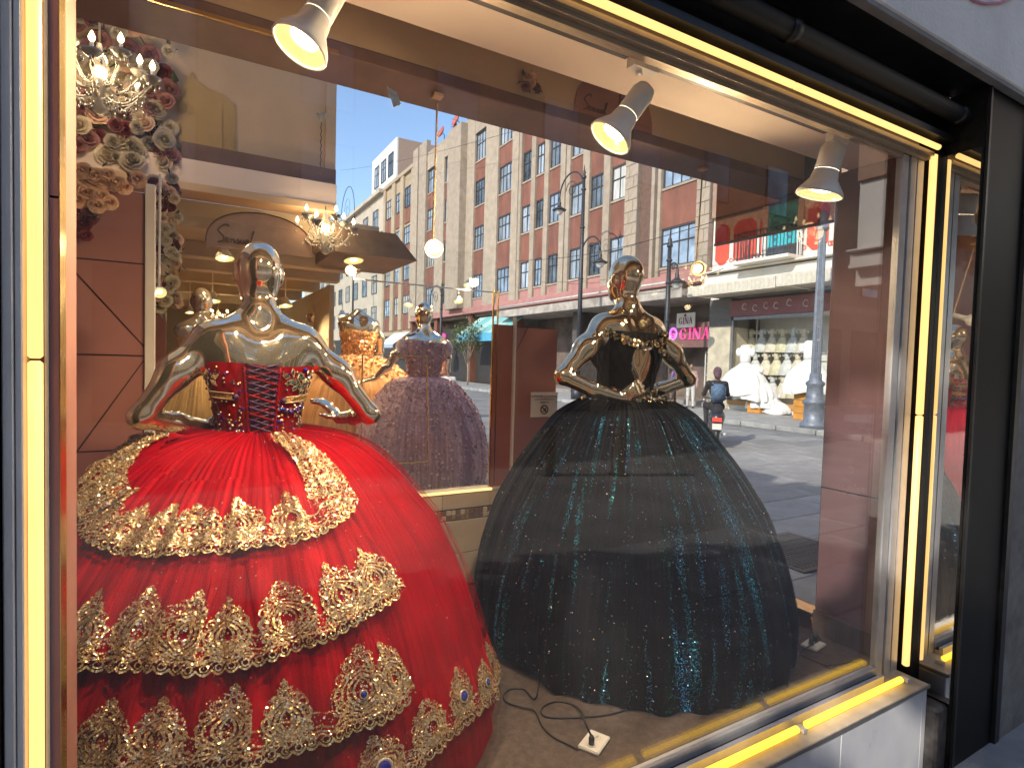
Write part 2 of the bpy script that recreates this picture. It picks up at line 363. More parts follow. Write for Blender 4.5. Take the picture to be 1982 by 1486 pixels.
# ceiling band, beam and what carries the upper floors
part('ceiling_band', m_soffit, shop, (-1.2, 2.71, .051, .345, 2.628, 2.80))
part('lamp_track', mat('track dark', (.05, .04, .04), .5), shop, (-1.2, 1.165, .131, .150, 2.618, 2.6275), (1.24, 2.19, .131, .150, 2.618, 2.6275))
part('lintel_beam', m_tan, shop, (-1.2, 2.86, .60, .78, 2.652, 3.2))
part('lintel_band', m_brown, shop, (-1.2, 2.86, .588, .785, 2.606, 2.6515), b=.004)
part('lintel_trim', m_gold, shop, (-1.2, .40, .580, .5875, 2.606, 2.618))
part('ceiling_board', m_tan, shop, (-1.2, 2.86, .345, .60, 3.0, 3.1))
part('wall', m_stucco, shop, (-6.0, 2.86, -.11, .80, 3.2, 4.4))
part('side_wall', m_pinkd, shop, (-1.25, -1.2, .06, 11, .2, 3.2))
part('display_floor', m_carpet, shop, (-1.2, 2.708, .056, 1.68, .15, .386))
# right pink panel: two boards on a dark back with a shadow gap
part('panel_back', m_dark, shop, (2.73, 2.83, .056, .405, .386, 2.628))
for z0, z1 in ((.50, 1.106), (1.112, 2.627)): part('pink_panel', m_pinkd, shop, (2.71, 2.7295, .056, .405, z0, z1), b=.002)
part('baseboard', m_base, shop, (2.698, 2.7295, .056, .41, .3865, .4985), b=.003)
# side window on the street
part('side_sill', m_gold, shop, (2.695, 2.80, .412, 5.6, .462, .478), b=.003)
part('side_plinth', mat('brick brown', (.22, .10, .07), .6, var=.15), shop, (2.71, 2.80, .412, 5.6, 0, .4615))
part('side_pane', g_side, shop, (2.752, 2.758, .41, 1.69, .479, 2.41))
part('transom_pane', g_tint, shop, (2.752, 2.758, .41, 1.16, 2.422, 3.2))
part('transom_bar', mat('dark bronze', (.12, .09, .07), .4, metal=.5), shop, (2.745, 2.765, .41, 1.16, 2.410, 2.4215))
part('side_post', m_gold, shop, (2.74, 2.77, .412, .424, .479, 2.628))
# back of the display: tiled bench wall, light strip, posts
part('bench_core', m_dark, shop, (-.86, 2.70, 1.70, 1.78, .386, .925))
tm = MB().bbox(-.149, .149, -.006, .006, -.094, .094, b=.003).mesh('wall_tile', m_tile)
tm2 = MB().bbox(-.149, .149, -.006, .006, -.0435, .0435, b=.003).mesh('wall_tile', m_tile)
for i in range(12):
    x = -.70+i*.3
    if x > 2.6: break
    for z, mm_ in ((.482, tm), (.674, tm), (.880, tm2)): link('wall_tile', mm_, shop, (x, 1.695, z))
mo = [mat('mosaic gold', (.62, .42, .14), .25, metal=.5), mat('mosaic brown', (.20, .11, .06), .3), mat('mosaic cream', (.62, .54, .42), .3)]
mz = [MB().bbox(-.0132, .0132, -.005, .005, -.0132, .0132, b=.002).mesh('mosaic_tile', q) for q in mo]
for i in range(46):
    for j in range(2): link('mosaic_tile', random.choice(mz), shop, (1.0+i*.029, 1.694, .7875+j*.029))
part('bench_edge', m_cream, shop, (-.86, 2.70, 1.685, 1.79, .926, .936))
part('light_strip', m_ledbk, shop, (-.86, 1.555, 1.678, 1.6845, .929, .943))
part('back_pane', g_side, shop, (-.12, 1.545, 1.735, 1.740, .945, 2.30))
part('mullion', m_gold, shop, (1.560, 1.566, 1.728, 1.742, .937, 2.10), (1.592, 1.596, 1.728, 1.742, .937, 2.10))
part('mullion', m_white, shop, (1.700, 1.712, 1.71, 1.74, .937, 1.95))
part('screen_panel', mat('brick red panel', (.30, .105, .075), .35, var=.08, scale=3), shop, (1.5665, 1.5915, 1.730, 1.745, .937, 1.90), (1.5965, 1.6995, 1.730, 1.748, .937, 1.90))
# pink screen with a slanting groove: two boards
sp = m_pink
for poly in (((1.714, .937), (1.86, .937), (2.02, 1.32), (2.02, 1.89), (1.80, 1.89), (1.714, 1.72)), ((1.866, .937), (2.02, .937), (2.02, 1.306)), ((1.714, 1.732), (1.794, 1.89), (1.714, 1.89))):
    MB().prism([(x, 1.73, z) for x, z in poly], (0, .02, 0)).build('screen_panel', sp, shop)
part('screen_back', m_dark, shop, (1.7125, 2.02, 1.7505, 1.756, .937, 1.895))
# left: pink wall boards with grooves, white post
part('panel_back', m_dark, shop, (-.90, -.162, 1.712, 1.74, .386, 2.36))
def board(pts, m=m_pink): return MB().prism([(x, 1.70, z) for x, z in pts], (0, .011, 0)).build('pink_panel', m, shop)
X0, X1 = -.90, -.164
board([(X0, 2.06), (X1, 2.06), (X1, 2.36), (X0, 2.36)])
board([(X0, 1.665), (X0, 2.054), (-.45, 2.054), (X1+.0, 1.70), (X1, 1.665)]); board([(-.442, 2.054), (X1, 1.709), (X1, 2.054)])
board([(X0, 1.258), (X0, 1.04+.22), (-.40, 1.258), (X1, 1.645), (X1, 1.659), (X0, 1.659)]); board([(-.392, 1.258), (X1, 1.258), (X1, 1.637)])
board([(X0, .386), (X0, 1.252), (-.402, 1.252), (-.90, .79)]); board([(-.886, .795), (-.394, 1.252), (X1, 1.252), (X1, .386), (-.886, .386)])
part('white_post', m_white, shop, (-.160, -.122, 1.685, 1.745, .386, 2.40), b=.003)
# platform of the second display and the hall behind it
part('platform', mat('platform grey', (.30, .27, .25), .5, var=.1, scale=3), shop, (-.12, 2.709, 1.79, 5.2, .15, .665))
part('platform_edge', m_white, shop, (-.12, 2.70, 1.791, 1.80, .666, .674))
part('hall_floor', mat('hall floor', (.42, .33, .22), .15, var=.08, scale=2), shop, (-1.2, 2.709, 5.2, 11, .15, .40))
part('tan_wall', m_tan, shop, (-1.2, .88, 3.2, 3.36, 2.955, 5.2))
part('pilaster', m_tan, shop, (.8805, .955, 3.17, 3.36, 2.955, 3.86))
part('pilaster', m_tan, shop, (.8805, .955, 3.17, 3.36, 3.92, 5.2))
part('cornice', m_tan, shop, (.862, 1.0, 3.13, 3.37, 3.8605, 3.886), (.868, .985, 3.145, 3.365, 3.8865, 3.9195), b=.004)
part('beam', m_soffit, shop, (-1.2, .955, 3.12, 3.36, 2.80, 2.953))
part('beam_lip', m_tan, shop, (-1.2, .955, 3.10, 3.36, 2.745, 2.799), b=.004)
part('brown_course', m_brown, shop, (-.04, .955, 3.150, 3.1695, 2.956, 3.07))
# ogee arch panel standing proud on the tan wall
pts = [(345, 330), (345, 172), (362, 160), (372, 139), (380, 158), (402, 172), (430, 184), (455, 206), (455, 345)]
P3 = [on_y(x, y, 3.198) for x, y in pts]; MB().prism(P3, (0, -.012, 0)).build('arch_panel', m_tan2, shop)
pts = [(352, 330), (352, 190), (375, 180), (405, 190), (430, 212), (430, 340)]
P3 = [on_y(x, y, 3.1855) for x, y in pts]; MB().prism(P3, (0, -.006, 0)).build('arch_inset', m_tan2, shop)
# hall: ceiling with beams, end walls
part('hall_ceiling', m_cream, shop, (-1.2, 1.35, 3.36, 11, 2.56, 2.745))
for y in (3.9, 4.7, 5.7, 6.9, 8.2, 9.6):
    part('ceiling_beam', m_cream, shop, (-1.2, 1.35, y, y+.16, 2.44, 2.5595), b=.006)
MB().prism([(.956, 3.14, 2.47), (1.60, 3.14, 2.47), (1.42, 3.14, 2.66), (.956, 3.14, 2.66)], (0, .9, 0)).build('bulkhead', mat('brown bulkhead', (.22, .15, .10), .6, var=.12), shop)
part('end_wall', m_cream, shop, (-1.2, 1.35, 10.9, 11, .4, 2.56))
part('hall_side', m_cream, shop, (1.30, 1.35, 4.95, 10.9, .4, 2.44))
part('wall_panel', m_pink, shop, (-1.195, -.16, 4.55, 4.6, .4, 2.43))
# unseen wall block left of the hall, heights set to shape the sunlight
part('wall', m_stucco, shop, (-6.0, -1.25, .801, 4.2, 0, 6.2), (-6.0, -1.25, 4.201, 11, 0, 4.0))
# ---------------------------------------------------------------- the street behind the side window
m_stone = mat('tan limestone', (.36, .295, .22), .8, var=.10, scale=2.2, bump=.3, bscale=14, dirt=.15, rnd=.07)
m_red = mat('red oxide render', (.205, .080, .052), .8, var=.16, scale=1.6, bump=.2, dirt=.3, rnd=.10, stretch=(1, 1, .35))
m_mort = mat('grey mortar', (.26, .21, .16), .9)
m_pinkw = mat('pink overlay render', (.40, .20, .175), .85, var=.10, scale=1.2, bump=.15, dirt=.15)  # pink of a reflection in the glass put into the wall colour
m_fr = mat('dark window steel', (.05, .05, .055), .5)
m_pane = mat('street window glass', (.32, .38, .44), .12, var=.35, scale=.9, spec=.8, rnd=.25, stretch=(1, 3, .5))
m_tanw = mat('pale tan wall', (.38, .30, .20), .8, var=.08, scale=1, dirt=.1)
m_creamw = mat('cream street wall', (.46, .40, .31), .8, var=.06, scale=1, dirt=.12)
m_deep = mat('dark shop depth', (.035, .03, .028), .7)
apt = thing('apartment_building', 'long five storey apartment block with stone piers and red panels under rows of windows', 'building', (18, 30, 0))
XF = 18.0
part('wall', m_mort, apt, (XF+.30, 27, 14.8, 49.4, 4.9, 19.3))
part('wall', m_mort, apt, (XF+1.8, 27, 14.8, 49.4, 0, 4.9))
m_panes = [m_pane, m_pane, mat('curtained window', (.44, .44, .41), .25, var=.2, scale=1.4, spec=.6, rnd=.2, stretch=(1, 4, .4)), mat('dim window', (.10, .13, .16), .08, var=.4, scale=1, spec=.8, rnd=.3), mat('blue window', (.30, .40, .52), .10, var=.3, scale=.8, spec=.8, rnd=.25)]
def window(parent, x, y0, y1, z0, z1, nv=3, tr=.62, name='window', open_=False):
    f = MB(); t = .06; w = y1-y0
    f.box(x-.05, x+.05, y0, y0+t, z0, z1).box(x-.05, x+.05, y1-t, y1, z0, z1).box(x-.05, x+.05, y0+t, y1-t, z0, z0+t).box(x-.05, x+.05, y0+t, y1-t, z1-t, z1)
    for k in range(1, nv): yy = y0+w*k/nv; f.box(x-.03, x+.03, yy-.02, yy+.02, z0+t, z1-t)
    zz = z0+(z1-z0)*tr; f.box(x-.035, x+.035, y0+t, y1-t, zz-.02, zz+.02)
    o = f.build(name, m_fr, parent)
    MB().box(x+.012, x+.022, y0+t, y1-t, z0+t, z1-t).build('pane', random.choice(m_panes), o)
    if open_:
        q = MB(); a = radians(55); d = Vector((-sin(a), cos(a), 0))*(w/nv); p = Vector((x-.05, y0+w*(nv-1)/nv, z0+.1)); h = (z1-z0)*tr-.15
        q.prism([p, p+d, p+d+Vector((0, 0, h)), p+Vector((0, 0, h))], (.03, .02, 0)); q.build('casement', m_pane, o)
    return o
cols = [(15.5, 17.55, 4), (19.93, 21.08, 2), (21.6, 22.76, 3), (23.36, 24.5, 2), (25.45, 26.66, 3), (27.11, 28.12, 3), (28.6, 29.77, 2), (31.0, 32.9, 4), (34.8, 36.55, 4), (40.25, 42.2, 4), (44.0, 46.05, 4)]
rows = [(16.05, 18.0), (12.85, 14.65), (9.7, 11.35), (6.25, 7.9)]
for ci, (y0, y1, nv) in enumerate(cols):
    top = 18.15
    for ri, (z0, z1) in enumerate(rows):
        if ci == 0: z0, z1 = z0-.25, z1-.2
        window(apt, XF+.20, y0, y1, z0, z1, nv)
        part('window_sill', m_stone, apt, (XF+.08, XF+.30, y0-.0, y1, z0-.10, z0-.003))
        zt = rows[ri+1][1]-(.2 if ci == 0 else 0) if ri < 3 else 5.6
        if zt < z0-.1: part('spandrel', m_red if ri < 3 else m_pinkw, apt, (XF+.13, XF+.30, y0, y1, zt+.003, z0-.103), b=.01)
    part('head', m_stone, apt, (XF+.02, XF+.30, y0, y1, 18.05, 19.3), b=.01)
piers = [(17.56, 17.75, 0), (17.95, 18.15, 0), (21.09, 21.59, 0), (22.77, 23.35, 0), (24.51, 24.86, 0), (24.97, 25.44, 0), (26.67, 27.10, 0), (28.13, 28.59, 0), (29.78, 30.08, 0), (30.18, 30.99, 0), (32.91, 34.79, 0), (36.56, 37.85, 0), (37.86, 40.24, .55), (42.21, 43.99, 0), (46.06, 47.8, .1), (48.15, 49.4, .1)]
for y0, y1, d in piers: part('pier', m_stone, apt, (XF-d, XF+.299, y0, y1, 5.6, 19.3 if y0 < 46 else 20.7), b=.015)
for y0, y1 in ((14.8, 15.49), (19.05, 19.92)):
    part('pier', m_mort, apt, (XF+.03, XF+.299, y0, y1, 5.6, 19.3))
    w = (y1-y0); b1 = MB().bbox(-.015, .03, -w*.33+.008, w*.33-.008, -.262, .262, b=.012).mesh('stone_block', m_stone); b2 = MB().bbox(-.015, .03, -w*.165+.008, w*.165-.008, -.262, .262, b=.012).mesh('stone_block', m_stone)
    for k in range(25):
        z = 5.9+k*.54; a, b_ = (b1, b2) if k % 2 else (b2, b1)
        ya = y0+(w*.33 if k % 2 else w*.165); yb = y1-(w*.165 if k % 2 else w*.33)
        link('stone_block', a, apt, (XF+random.uniform(-.004, .01), ya, z)); link('stone_block', b_, apt, (XF+random.uniform(-.004, .01), yb, z))
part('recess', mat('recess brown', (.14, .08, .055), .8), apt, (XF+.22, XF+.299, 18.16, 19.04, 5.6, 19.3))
part('parapet', m_stone, apt, (XF+.04, XF+.6, 14.8, 46.0, 19.301, 19.6), b=.02)
part('pink_course', m_pinkw, apt, (XF-.06, XF+.29, 14.8, 49.4, 5.22, 5.6), b=.02)
part('ledge', m_pinkw, apt, (XF-.28, XF+.29, 14.8, 49.4, 5.10, 5.215), b=.02)
part('canopy', mat('dirty canopy', (.40, .36, .31), .8, var=.2, scale=2, dirt=.4), apt, (XF-1.3, XF+1.8, 14.8, 30.0, 4.45, 4.72), (XF-1.35, XF-1.3, 14.8, 30.0, 4.38, 4.80), b=.01)
q = MB(); q.tube([(XF-1.42, 14.6, 5.02), (XF-1.42, 29.5, 4.98)], .05, 8); q.build('pipe', mat('grey pipe', (.55, .53, .5), .5), apt, True)
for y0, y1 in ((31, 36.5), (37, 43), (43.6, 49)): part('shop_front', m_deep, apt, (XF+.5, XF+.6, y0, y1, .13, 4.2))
for y0, y1 in ((30.05, 30.95), (36.5, 37), (43, 43.6), (49, 49.4)): part('ground_pier', m_red, apt, (XF, XF+.7, y0, y1, .13, 5.1))
for y0, y1 in ((18.6, 19.0), (23.4, 23.8)): part('ground_pier', mat('dark pier', (.10, .085, .075), .6, var=.2), apt, (XF, XF+1.7, y0, y1, .13, 4.44))
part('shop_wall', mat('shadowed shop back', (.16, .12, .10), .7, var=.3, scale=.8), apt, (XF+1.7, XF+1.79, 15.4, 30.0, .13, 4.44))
# roof things
for (px, py, r) in ((857, 258, .52), (886, 234, .56), (884, 249, .34)):
    c = on_x(px, py, 18.45); d = thing('satellite_dish', {857: 'red satellite dish leftmost on the apartment roof edge', 886: 'highest red satellite dish on the apartment roof edge', 884: 'smallest red satellite dish low behind the roof edge'}[px], 'satellite dish', (c.x, c.y, 19.6), 'satellite dishes on the apartment roof')
    R = Matrix.Rotation(radians(62), 3, 'Y') @ Matrix.Rotation(radians(20), 3, 'X')
    q = MB(); q.lathe([(.02, 0), (r*.5, .05), (r*.85, .15), (r, .22), (r*.98, .235), (r*.82, .17), (r*.48, .07), (.02, .02)], c, 18, Matrix.Rotation(radians(-70), 3, 'Y') @ Matrix.Rotation(0, 3, 'X'), cap=False)
    q.build('dish', mat('red dish paint', (.42, .11, .07), .5), d, True)
    q = MB(); q.tube([(c.x+.15, c.y, 19.3), (c.x+.15, c.y, c.z-.1), c], .03, 6); q.tube([c, (c.x-.5, c.y, c.z+.05)], .015, 5); q.build('mast', m_fr, d)
a = on_x(907, 190, 18.5); an = thing('roof_antenna', 'thin roof antenna mast standing right of the red satellite dishes', 'antenna', (18.5, a.y, 19.6))
q = MB(); q.tube([(18.5, a.y, 19.3), (18.5, a.y, a.z+1.2)], .03, 6); q.build('mast', m_fr, an)
q = MB(); [q.tube([(18.5, a.y-.5+.05*k, a.z+1.1-.25*k), (18.5, a.y+.5-.05*k, a.z+1.1-.25*k)], .012, 5) for k in range(3)]; q.build('crossbar', m_fr, an)
# next two blocks down the street
b2 = thing('tan_building', 'plain tan block beyond the apartment block with narrow dark windows', 'building', (18, 54, 0))
part('wall', m_tanw, b2, (XF+.15, 27, 49.42, 58.6, 0, 19.3))
part('cornice', m_tanw, b2, (XF-.1, XF+.6, 49.42, 58.6, 19.301, 19.7), b=.03)
for y0, y1, nv in ((50.1, 52.0, 3), (53.3, 54.6, 2), (55.97, 57.8, 3)):
    for z0, z1 in ((16.1, 18.0), (12.6, 14.3), (9.2, 11.0), (6, 7.8)):
        window(b2, XF+.10, y0, y1, z0, z1, nv); part('spandrel', m_red, b2, (XF+.06, XF+.149, y0, y1, z0-1.5, z0-.1))
for y0, y1 in ((49.45, 50.0), (52.2, 53.1), (54.8, 55.8), (57.95, 58.55)): part('pier', m_tanw, b2, (XF-.05, XF+.149, y0, y1, 4.5, 19.3), b=.02)
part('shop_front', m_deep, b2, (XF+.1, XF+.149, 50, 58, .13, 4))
b3 = thing('cream_building', 'farthest pale cream block with small windows down the street', 'building', (18, 75, 0))
part('wall', m_creamw, b3, (XF, 27, 58.62, 105, 0, 19.2)); part('cornice', m_creamw, b3, (XF-.5, XF+.4, 58.62, 105, 19.201, 19.6), (XF-.25, XF-.001, 58.62, 105, 14.9, 15.2))
for k in range(9):
    for z0, z1 in ((15.8, 17.9), (12.2, 14.2), (8.8, 10.8), (5.6, 7.4)): window(b3, XF-.03, 60.5+k*4, 62.4+k*4, z0, z1, 3)
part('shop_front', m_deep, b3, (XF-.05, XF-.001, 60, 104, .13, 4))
A, B = on_x(731, 307, 19.0), on_x(768, 265, 19.0)
rb = thing('roof_house', 'white rooftop room with its shaded side coloured brown above the tan block', 'roof house', (20, B.y, 19.3))
part('wall', mat('white roof wall', (.72, .71, .68), .8, var=.04), rb, (19.0, 19.2, B.y, A.y+2.2, 19.3, B.z), b=.01)
part('wall', mat('shaded roof wall', (.36, .25, .19), .85, var=.08, dirt=.1), rb, (19.2, 30, B.y+.01, A.y+2.2, 19.3, B.z-.02))  # shade on this side is put into the brown colour
for k in range(3): window(rb, 18.97, B.y+.9+k*2.6, B.y+2.6+k*2.6, B.z-3.6, B.z-1.2, 2)
q = thing('water_tank', 'small dark water tank and rail on the far roof', 'water tank', (19.5, 64, 19.6))
t_ = MB(); t_.lathe([(.7, 19.3), (.8, 19.5), (.8, 20.9), (.5, 21.2), (.2, 21.3)], (19.5, 64, 0), 14); t_.build('tank', m_fr, q, True)
part('rail', m_fr, q, (18.6, 18.64, 62, 70, 20.2, 20.24), (18.6, 18.64, 62, 62.04, 19.5, 20.2), (18.6, 18.64, 66, 66.04, 19.5, 20.2))

# ---------------------------------------------------------------- red and cream house with the balcony, and its two shops
rc = thing('balcony_house', 'cream house with bright red wall panels and a turquoise balcony door above the bridal shops', 'building', (18, 10, 0))
m_rp = mat('bright red paint', (.72, .085, .045), .6, var=.06, scale=2)
m_wh = mat('chalk white', (.74, .70, .62), .75, var=.05, scale=2, dirt=.1)
part('wall', m_wh, rc, (XF+.25, 27, -9, 14.75, 5.6, 14)); part('wall', m_mort, rc, (XF+3.0, 27, -9, 14.75, 0, 5.6)); part('floor_slab', m_wh, rc, (XF+.25, XF+3.0, -9, 14.75, 4.35, 5.6))
part('wall', mat('shaded upper wall', (.34, .22, .15), .8, var=.1), rc, (XF+.1, XF+.249, -9, 14.74, 7.6, 14))  # shade over the upper storey put into its brown colour
def octo(y0, y1, z0, z1, c=.22):
    return [(XF+.22, y, z) for y, z in ((y0+c, z0), (y1-c, z0), (y1, z0+c), (y1, z1-c), (y1-c, z1), (y0+c, z1), (y0, z1-c), (y0, z0+c))]
for y0, y1 in ((13.95, 14.6), (12.75, 13.75), (12.25, 12.6), (10.0, 10.75), (8.75, 9.75), (7.4, 8.5), (6.1, 7.2)):
    MB().prism(octo(y0, y1, 5.72, 7.3), (.03, 0, 0)).build('red_panel', m_rp, rc)
    if y1-y0 > .7:
        for yy in (y0-.08, y1+.08): q = MB(); q.tube([(XF+.215, yy+.07*cos(a), 5.85+.07*sin(a)) for a in np.linspace(0, 2*pi, 12)], .014, 5); q.build('rosette', m_rp, rc)
dr = part('balcony_door', mat('turquoise door', (.03, .50, .56), .5, var=.1, scale=4), rc, (XF+.16, XF+.24, 11.05, 12.2, 5.65, 7.5), b=.01)
q = MB()
for k in range(2):
    yc = 11.34+k*.57
    for j in range(5): q.tube([(XF+.14, yc+.18*cos(a)*(.5+.1*j), 6.2+j*.2+.14*sin(a)) for a in np.linspace(0, 2*pi, 10)], .012, 5)
q.build('grille', mat('dark turquoise', (.01, .16, .2), .5), dr)
part('door_surround', m_wh, rc, (XF+.12, XF+.25, 10.85, 11.04, 5.6, 7.55), (XF+.12, XF+.25, 12.21, 12.42, 5.6, 7.55))
part('dark_panel', m_fr, rc, (XF+.15, XF+.159, 11.05, 12.2, 5.62, 6.05))
part('balcony_floor', m_wh, rc, (XF-.75, XF+.25, 10.75, 13.0, 5.42, 5.55), b=.02)
part('rail', m_fr, rc, (XF-.72, XF-.69, 10.8, 12.95, 6.50, 6.54), (XF-.72, XF-.69, 10.8, 12.95, 5.62, 5.65), (XF-.72, XF+.2, 10.8, 10.83, 6.50, 6.54), (XF-.72, XF+.2, 12.92, 12.95, 6.50, 6.54))
bal = MB().box(-.012, .012, -.012, .012, 0, .95).mesh('baluster', m_fr)
for k in range(17): link('baluster', bal, rc, (XF-.705, 10.82+k*.132, 5.555))
for k in range(4): link('baluster', bal, rc, (XF-.5+k*.2, 10.815, 5.555)); link('baluster', bal, rc, (XF-.5+k*.2, 12.935, 5.555))
part('cornice', m_wh, rc, (XF-.35, XF+.25, -9, 14.75, 5.36, 5.415), (XF-.12, XF+.25, -9, 14.75, 4.98, 5.30), (XF-.2, XF+.25, -9, 14.75, 4.86, 4.975), b=.015)
m_corr = mat('ribbed canopy cream', (.64, .58, .47), .7, var=.1, dirt=.2)
part('shop_canopy', m_corr, rc, (XF-1.5, XF+.25, 6.0, 10.55, 4.42, 4.50), (XF-1.5, XF+.25, 10.6, 14.3, 4.40, 4.48), (XF-1.55, XF-1.5, 6.0, 10.55, 4.34, 4.72), (XF-1.55, XF-1.5, 10.6, 14.3, 4.32, 4.70))
rib = MB().box(-.01, .0, -.03, .03, 0, .3).mesh('canopy_rib', m_corr)
for k in range(50): link('canopy_rib', rib, rc, (XF-1.551, 6.1+k*.164, 4.37))
sgn = thing('red_shop_sign', 'dark red sign band with pale script over the window of white dresses', 'sign', (XF, 11.8, 3.9))
part('sign_board', mat('dark red board', (.23, .055, .06), .5, var=.15), sgn, (XF-.1, XF+.02, 9.2, 13.52, 3.62, 4.22), b=.01)
sw = mat('pale script', (.74, .70, .66), .5)
for y, dz in ((12.9, .05), (12.45, -.03), (12.0, .03), (11.6, .0), (11.1, .06), (10.5, 0)):
    q = MB(); q.tube([(XF-.112, y-.10*cos(a)*(1+.3*sin(2*a))-.1*a/6, 3.92+dz+.11*sin(a)) for a in np.linspace(.4, 5.2, 14)], .013, 5); q.build('script_stroke', sw, sgn)
# window shop: frame, sill, white inside
part('shop_floor', m_wh, rc, (XF, XF+3, -9, 14.75, .13, .30)); part('shop_back', mat('pale shop back', (.66, .66, .62), .7, var=.05), rc, (XF+1.6, XF+1.7, 6.5, 13.45, .3, 4.3))
part('shop_ceiling', m_wh, rc, (XF+.02, XF+1.6, 6.5, 13.45, 3.62, 3.70))
part('marble_pier', mat('cream veined marble', (.56, .49, .36), .35, var=.14, scale=2.4, bump=.05), rc, (XF-.05, XF+1.0, 13.50, 14.55, .13, 3.25), b=.015)
part('pier_head', mat('grey pier head', (.13, .12, .11), .7), rc, (XF-.02, XF+1.0, 13.50, 14.55, 3.26, 4.34))
part('frame_post', mat('shop steel', (.22, .22, .23), .4, metal=.5), rc, (XF-.02, XF+.06, 13.40, 13.48, .45, 3.62), (XF-.02, XF+.06, 10.0, 10.06, .45, 3.62), (XF-.02, XF+.06, 10.0, 13.48, 3.50, 3.615))
part('wood_sill', mat('orange wood sill', (.52, .26, .08), .5, var=.15, scale=5, stretch=(1, .3, 3)), rc, (XF-.06, XF+.5, 9.2, 13.48, .305, .47), b=.01)
part('side_wall', mat('marble side', (.56, .50, .40), .4, var=.1), rc, (XF, XF+.9, 8.7, 9.2, .13, 4.3))
# GINA shop
m_brd = mat('brown sign board', (.20, .10, .085), .5, var=.1)
gi = thing('neon_shop_sign', 'brown shop sign board with pink lettering and round purple emblem reading GINA', 'sign', (XF+.5, 16.3, 3))
C1, C2 = on_x(1289, 627, XF+.5), on_x(1394, 672, XF+.5)
part('sign_board', m_brd, gi, (XF+.5, XF+.58, C2.y, C1.y, C2.z, C1.z), b=.01)
m_neon = mat('pink letters', (.75, .06, .28), .4, emit=(1, .08, .34), es=.55)
def serif(ch, O, ux, uz, h, w, mm_, parent, dep=.03, t=.16):
    """hand drawn serif capitals"""
    q = MB(); ux, uz = Vector(ux), Vector(uz); un = ux.cross(uz).normalized()*dep
    def poly(p): q.prism([Vector(O)+ux*(x*w)+uz*(y*h) for x, y in p], un)
    s = t*.42
    if ch == 'I': poly([(.5-t, 0), (.5+t, 0), (.5+t, 1), (.5-t, 1)]); poly([(.15, 0), (.85, 0), (.85, .06), (.15, .06)]); poly([(.15, .94), (.85, .94), (.85, 1), (.15, 1)])
    elif ch == 'N':
        poly([(.08, 0), (.08+s, 0), (.08+s, 1), (.08, 1)]); poly([(.86, 0), (.86+s, 0), (.86+s, 1), (.86, 1)]); poly([(.04, 1), (.04+t*1.5, 1), (.93, 0), (.93-t*1.5, 0)]); poly([(-.04, 0), (.24, 0), (.24, .05), (-.04, .05)]); poly([(.74, .95), (1.04, .95), (1.04, 1), (.74, 1)])
    elif ch == 'A':
        poly([(.46, 1), (.46+s, 1), (.08+s, 0), (.08, 0)]); poly([(.42, 1), (.42+t*1.3, 1), (.95, 0), (.95-t*1.5, 0)]); poly([(.24, .34), (.72, .34), (.70, .40), (.26, .40)]); poly([(-.03, 0), (.24, 0), (.24, .05), (-.03, .05)]); poly([(.66, 0), (1.04, 0), (1.04, .05), (.66, .05)])
    elif ch == 'G':
        n_ = 22
        for k in range(n_):
            a0, a1 = radians(48+k*264/n_), radians(48+(k+1)*264/n_)
            def th(a): return .10+.14*abs(cos(a))**1.5
            poly([(.5+.5*cos(a0), .5+.5*sin(a0)), (.5+(.5-th(a0))*cos(a0), .5+(.5-.4*th(a0))*sin(a0)), (.5+(.5-th(a1))*cos(a1), .5+(.5-.4*th(a1))*sin(a1)), (.5+.5*cos(a1), .5+.5*sin(a1))])
        poly([(.70, .08), (.70+t*1.2, .08), (.70+t*1.2, .44), (.70, .44)]); poly([(.58, .40), (1.02, .40), (1.02, .45), (.58, .45)]); poly([(.80, .70), (.86, .70), (.86, .92), (.80, .92)])
    return q.build('letter', mm_, parent)
def word(txt, pl, pr, X, h, mm_, parent, fill=.86, dep=.03):
    """letters between two picture points on a wall facing the street"""
    a, b_ = on_x(*pl, X), on_x(*pr, X); L = abs(a.y-b_.y); ws = {'G': 1.0, 'I': .55, 'N': 1.05, 'A': 1.0}; tot = sum(ws[c] for c in txt); y = a.y
    z = (a.z+b_.z)/2-h/2
    for c in txt:
        w = L*ws[c]/tot; serif(c, (X, y, z), (0, -1, 0), (0, 0, 1), h, w*fill, mm_, parent, dep); y -= w
hh = on_x(1345, 635, XF+.5).z-on_x(1345, 657, XF+.5).z
word('GINA', (1316, 646), (1377, 645), XF+.47, hh, m_neon, gi)
ec = on_x(1303, 646, XF+.46); em = emis('violet neon', (.55, .22, 1.0), .85); em2 = emis('magenta neon', (1, .10, .62), .9)
q = MB(); q.tube([(ec.x, ec.y-.20*cos(a), ec.z+.25*sin(a)) for a in np.linspace(0, 2*pi, 24)], .035, 6, closed=False); q.build('emblem_ring', em, gi, True)
q = MB(); q.tube([(ec.x-.03, ec.y-.02-.13*cos(a), ec.z+.02+.17*sin(a)) for a in np.linspace(.6, 5.6, 18)]+[(ec.x-.03, ec.y-.12, ec.z-.02), (ec.x-.03, ec.y, ec.z-.02)], .028, 6); q.build('emblem_letter', em2, gi, True)
tp = on_x(1385, 645, XF+.47); part('small_tag', emis('lilac tag', (.42, .42, .95), .6), gi, (XF+.46, XF+.49, tp.y-.13, tp.y+.13, tp.z-.06, tp.z+.06))
gw = thing('white_hanging_sign', 'white hanging sign with thin red letters reading GINA above the neon sign', 'sign', (XF+.3, 16.9, 4))
C1, C2 = on_x(1310, 607, XF+.3), on_x(1344, 633, XF+.3)
part('sign_board', m_wh, gw, (XF+.30, XF+.36, C2.y, C1.y, C2.z, C1.z), b=.008)
